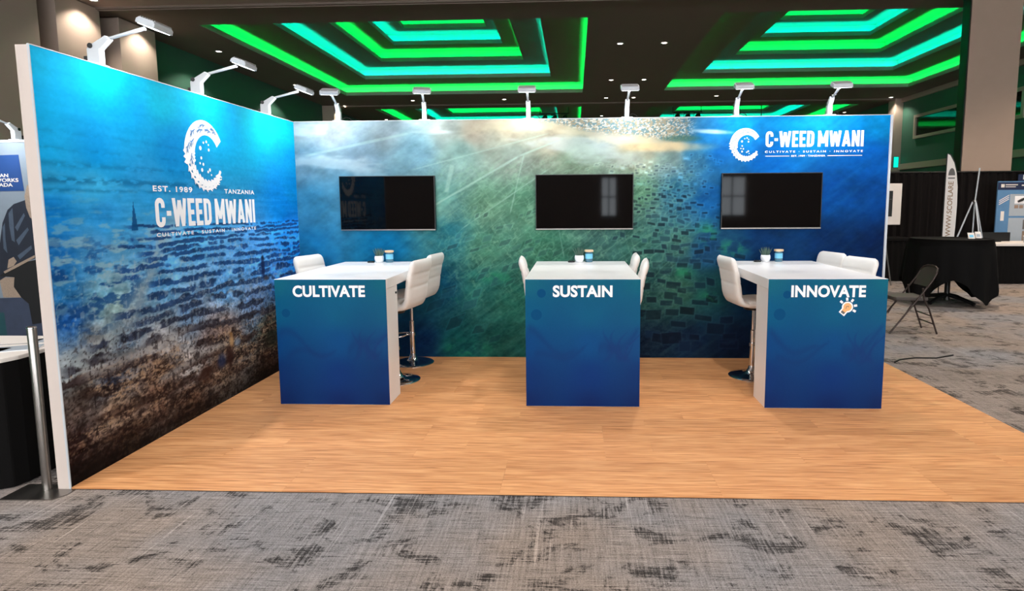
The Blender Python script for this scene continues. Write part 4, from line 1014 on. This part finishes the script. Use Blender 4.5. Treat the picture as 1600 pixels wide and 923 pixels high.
# poster and things around the white table
po = thing('poster_stand', 'tall blue poster stand with white text boxes at the right edge', 'poster', (12.35, 7.15, 0))
MB().box(-.56, .60, 0, .03, .55, 2.03).build('board', M['posterblue'], po)
MB().box(-.56, .60, -.003, 0, 1.85, 2.01).build('header', M['posterdark'], po)
MB().box(-.50, -.43, -.005, -.003, 1.90, 1.97).box(-.41, -.16, -.005, -.003, 1.945, 1.965).box(-.41, -.20, -.005, -.003, 1.905, 1.92).box(-.08, .3, -.005, -.003, 1.93, 1.955).build('header_marks', M['offwhite'], po)
b1 = MB().box(-.30, .55, -.003, 0, 1.30, 1.76).build('text_box', M['bannergrey'], po); MB().box(-.20, .06, -.005, -.003, 1.56, 1.72).build('picture', M['white'], b1)
MB().tube([(-.14, -.006, 1.60), (-.05, -.006, 1.64), (.02, -.006, 1.68)], [.02, .03, .015], 8).build('product_print', M['black'], b1)
for k in range(3): MB().box(-.2+k*.1, -.12+k*.1, -.005, -.003, 1.46, 1.53).build('picture', M['tan'], b1)
b2 = MB().box(-.30, .55, -.003, 0, .70, 1.26).build('text_box', M['bannergrey'], po); MB().box(0, .3, -.005, -.003, 1.02, 1.22).build('picture', M['bulbgrey'], b2); MB().box(0, .3, -.005, -.003, .72, .98).build('picture', M['tan'], b2)
for k in range(3): MB().obox((-.42, -.004, 1.60+k*.04), (.10, 0, .06), (0, .001, 0), (-.004, 0, .006)).build('stripe', M['offwhite'], po)
MB().box(-.47, -.40, -.005, -.003, 1.2, 1.4).build('picture', M['offwhite'], po)
for s in (-.4, .4): MB().tube([(s, .05, 0), (s, .05, 1.9)], .015, 8).build('upright', M['black'], po); MB().box(s-.03, s+.03, -.2, .25, 0, .02).build('foot', M['black'], po)
p2 = thing('wall_sign', 'small dark blue sign with a white square hung high on the drape', 'sign', (12.62, 7.55, 2.03))
MB().box(-.15, .35, 0, .02, 0, .16).build('board', M['posterdark'], p2); MB().box(-.05, .25, -.003, 0, .05, .15).build('white_square', M['white'], p2)
MB().tube([(.1, .025, .16), (.1, .05, .19)], .01, 6).build('hook', M['black'], p2)
tcn = thing('side_chair', 'tan fabric chair behind the white topped table', 'chair', (11.4, 6.98, 0))
MB().prism([(-.22, .0), (-.22, .17), (-.15, .27), (0, .30), (.15, .27), (.22, .17), (.22, 0)], .05, lambda a, b, h: (a, h+.14, b+.60)).build('backrest', M['tan'], tcn, bevel=.012)
MB().box(-.23, .23, -.2, .2, .42, .48).build('seat', M['tan'], tcn, bevel=.015)
for sx in (-.2, .2):
    MB().tube([(sx, -.17, 0), (sx, -.17, .43)], .013, 8).build('leg', M['black'], tcn); MB().tube([(sx, .19, 0), (sx, .17, .43), (sx, .165, .70)], .013, 8).build('leg', M['black'], tcn)
mo = thing('table_monitor', 'low wide black panel standing on the white topped table', 'monitor', (11.28, 6.12, .80))
MB().box(-.33, .33, .30, .33, .01, .19).build('panel', M['black'], mo, bevel=.006); MB().box(-.12, .12, .24, .40, 0, .012).build('foot', M['black'], mo)
def card(label, loc, w_, h_, m, m2):
    t = thing('display_card', label, 'card', loc)
    MB().obox((0, 0, h_/2), (w_/2, 0, 0), (0, .002, 0), (0, .02, h_/2)).build('face', M[m], t); MB().obox((0, .035, h_/2-.01), (w_/4, 0, 0), (0, .002, 0), (0, -.012, h_/2-.01)).build('strut', M['offwhite'], t)
    MB().obox((0, -.004, h_*.45), (w_*.3, 0, 0), (0, .001, 0), (0, .01, h_*.22)).build('print', M[m2], t)
card('small blue and white card standing on the round cloth table', (9.0, 3.5, 1.032), .10, .09, 'offwhite', 'jarlabel')
card('small plain white card standing on the round cloth table edge', (9.18, 3.62, 1.032), .09, .10, 'offwhite', 'bannergrey')
for i, (x, y) in enumerate(((11.72, 6.15), (11.80, 6.08), (11.9, 6.2))):
    t = thing('drink_cup', ('clear drink cup on the white topped table, leftmost', 'white drink cup on the white topped table, in the middle', 'tan drink cup on the white topped table, at the frame edge')[i], 'cup', (x, y, .80))
    MB().lathe([(.03, 0), (.042, .12), (.044, .125), (.040, .122), (.029, .01)], 18).build('cup', M[('bannergrey', 'white', 'tan')[i]], t, smooth=True); MB().lathe([(.045, .122), (.045, .13), (.03, .135)], 18).build('lid', M['offwhite'], t, smooth=True)
# cable lying on the carpet by the booth corner
cb = MB().tube([(6.05, -.12, .008), (6.15, -.02, .008), (6.35, .06, .008), (6.55, .05, .008), (6.8, .18, .008)], .007, 6).build('floor_cable', M['black'], smooth=True)
tag(cb, 'thin black cable lying on the carpet beside the booth flooring', 'cable')
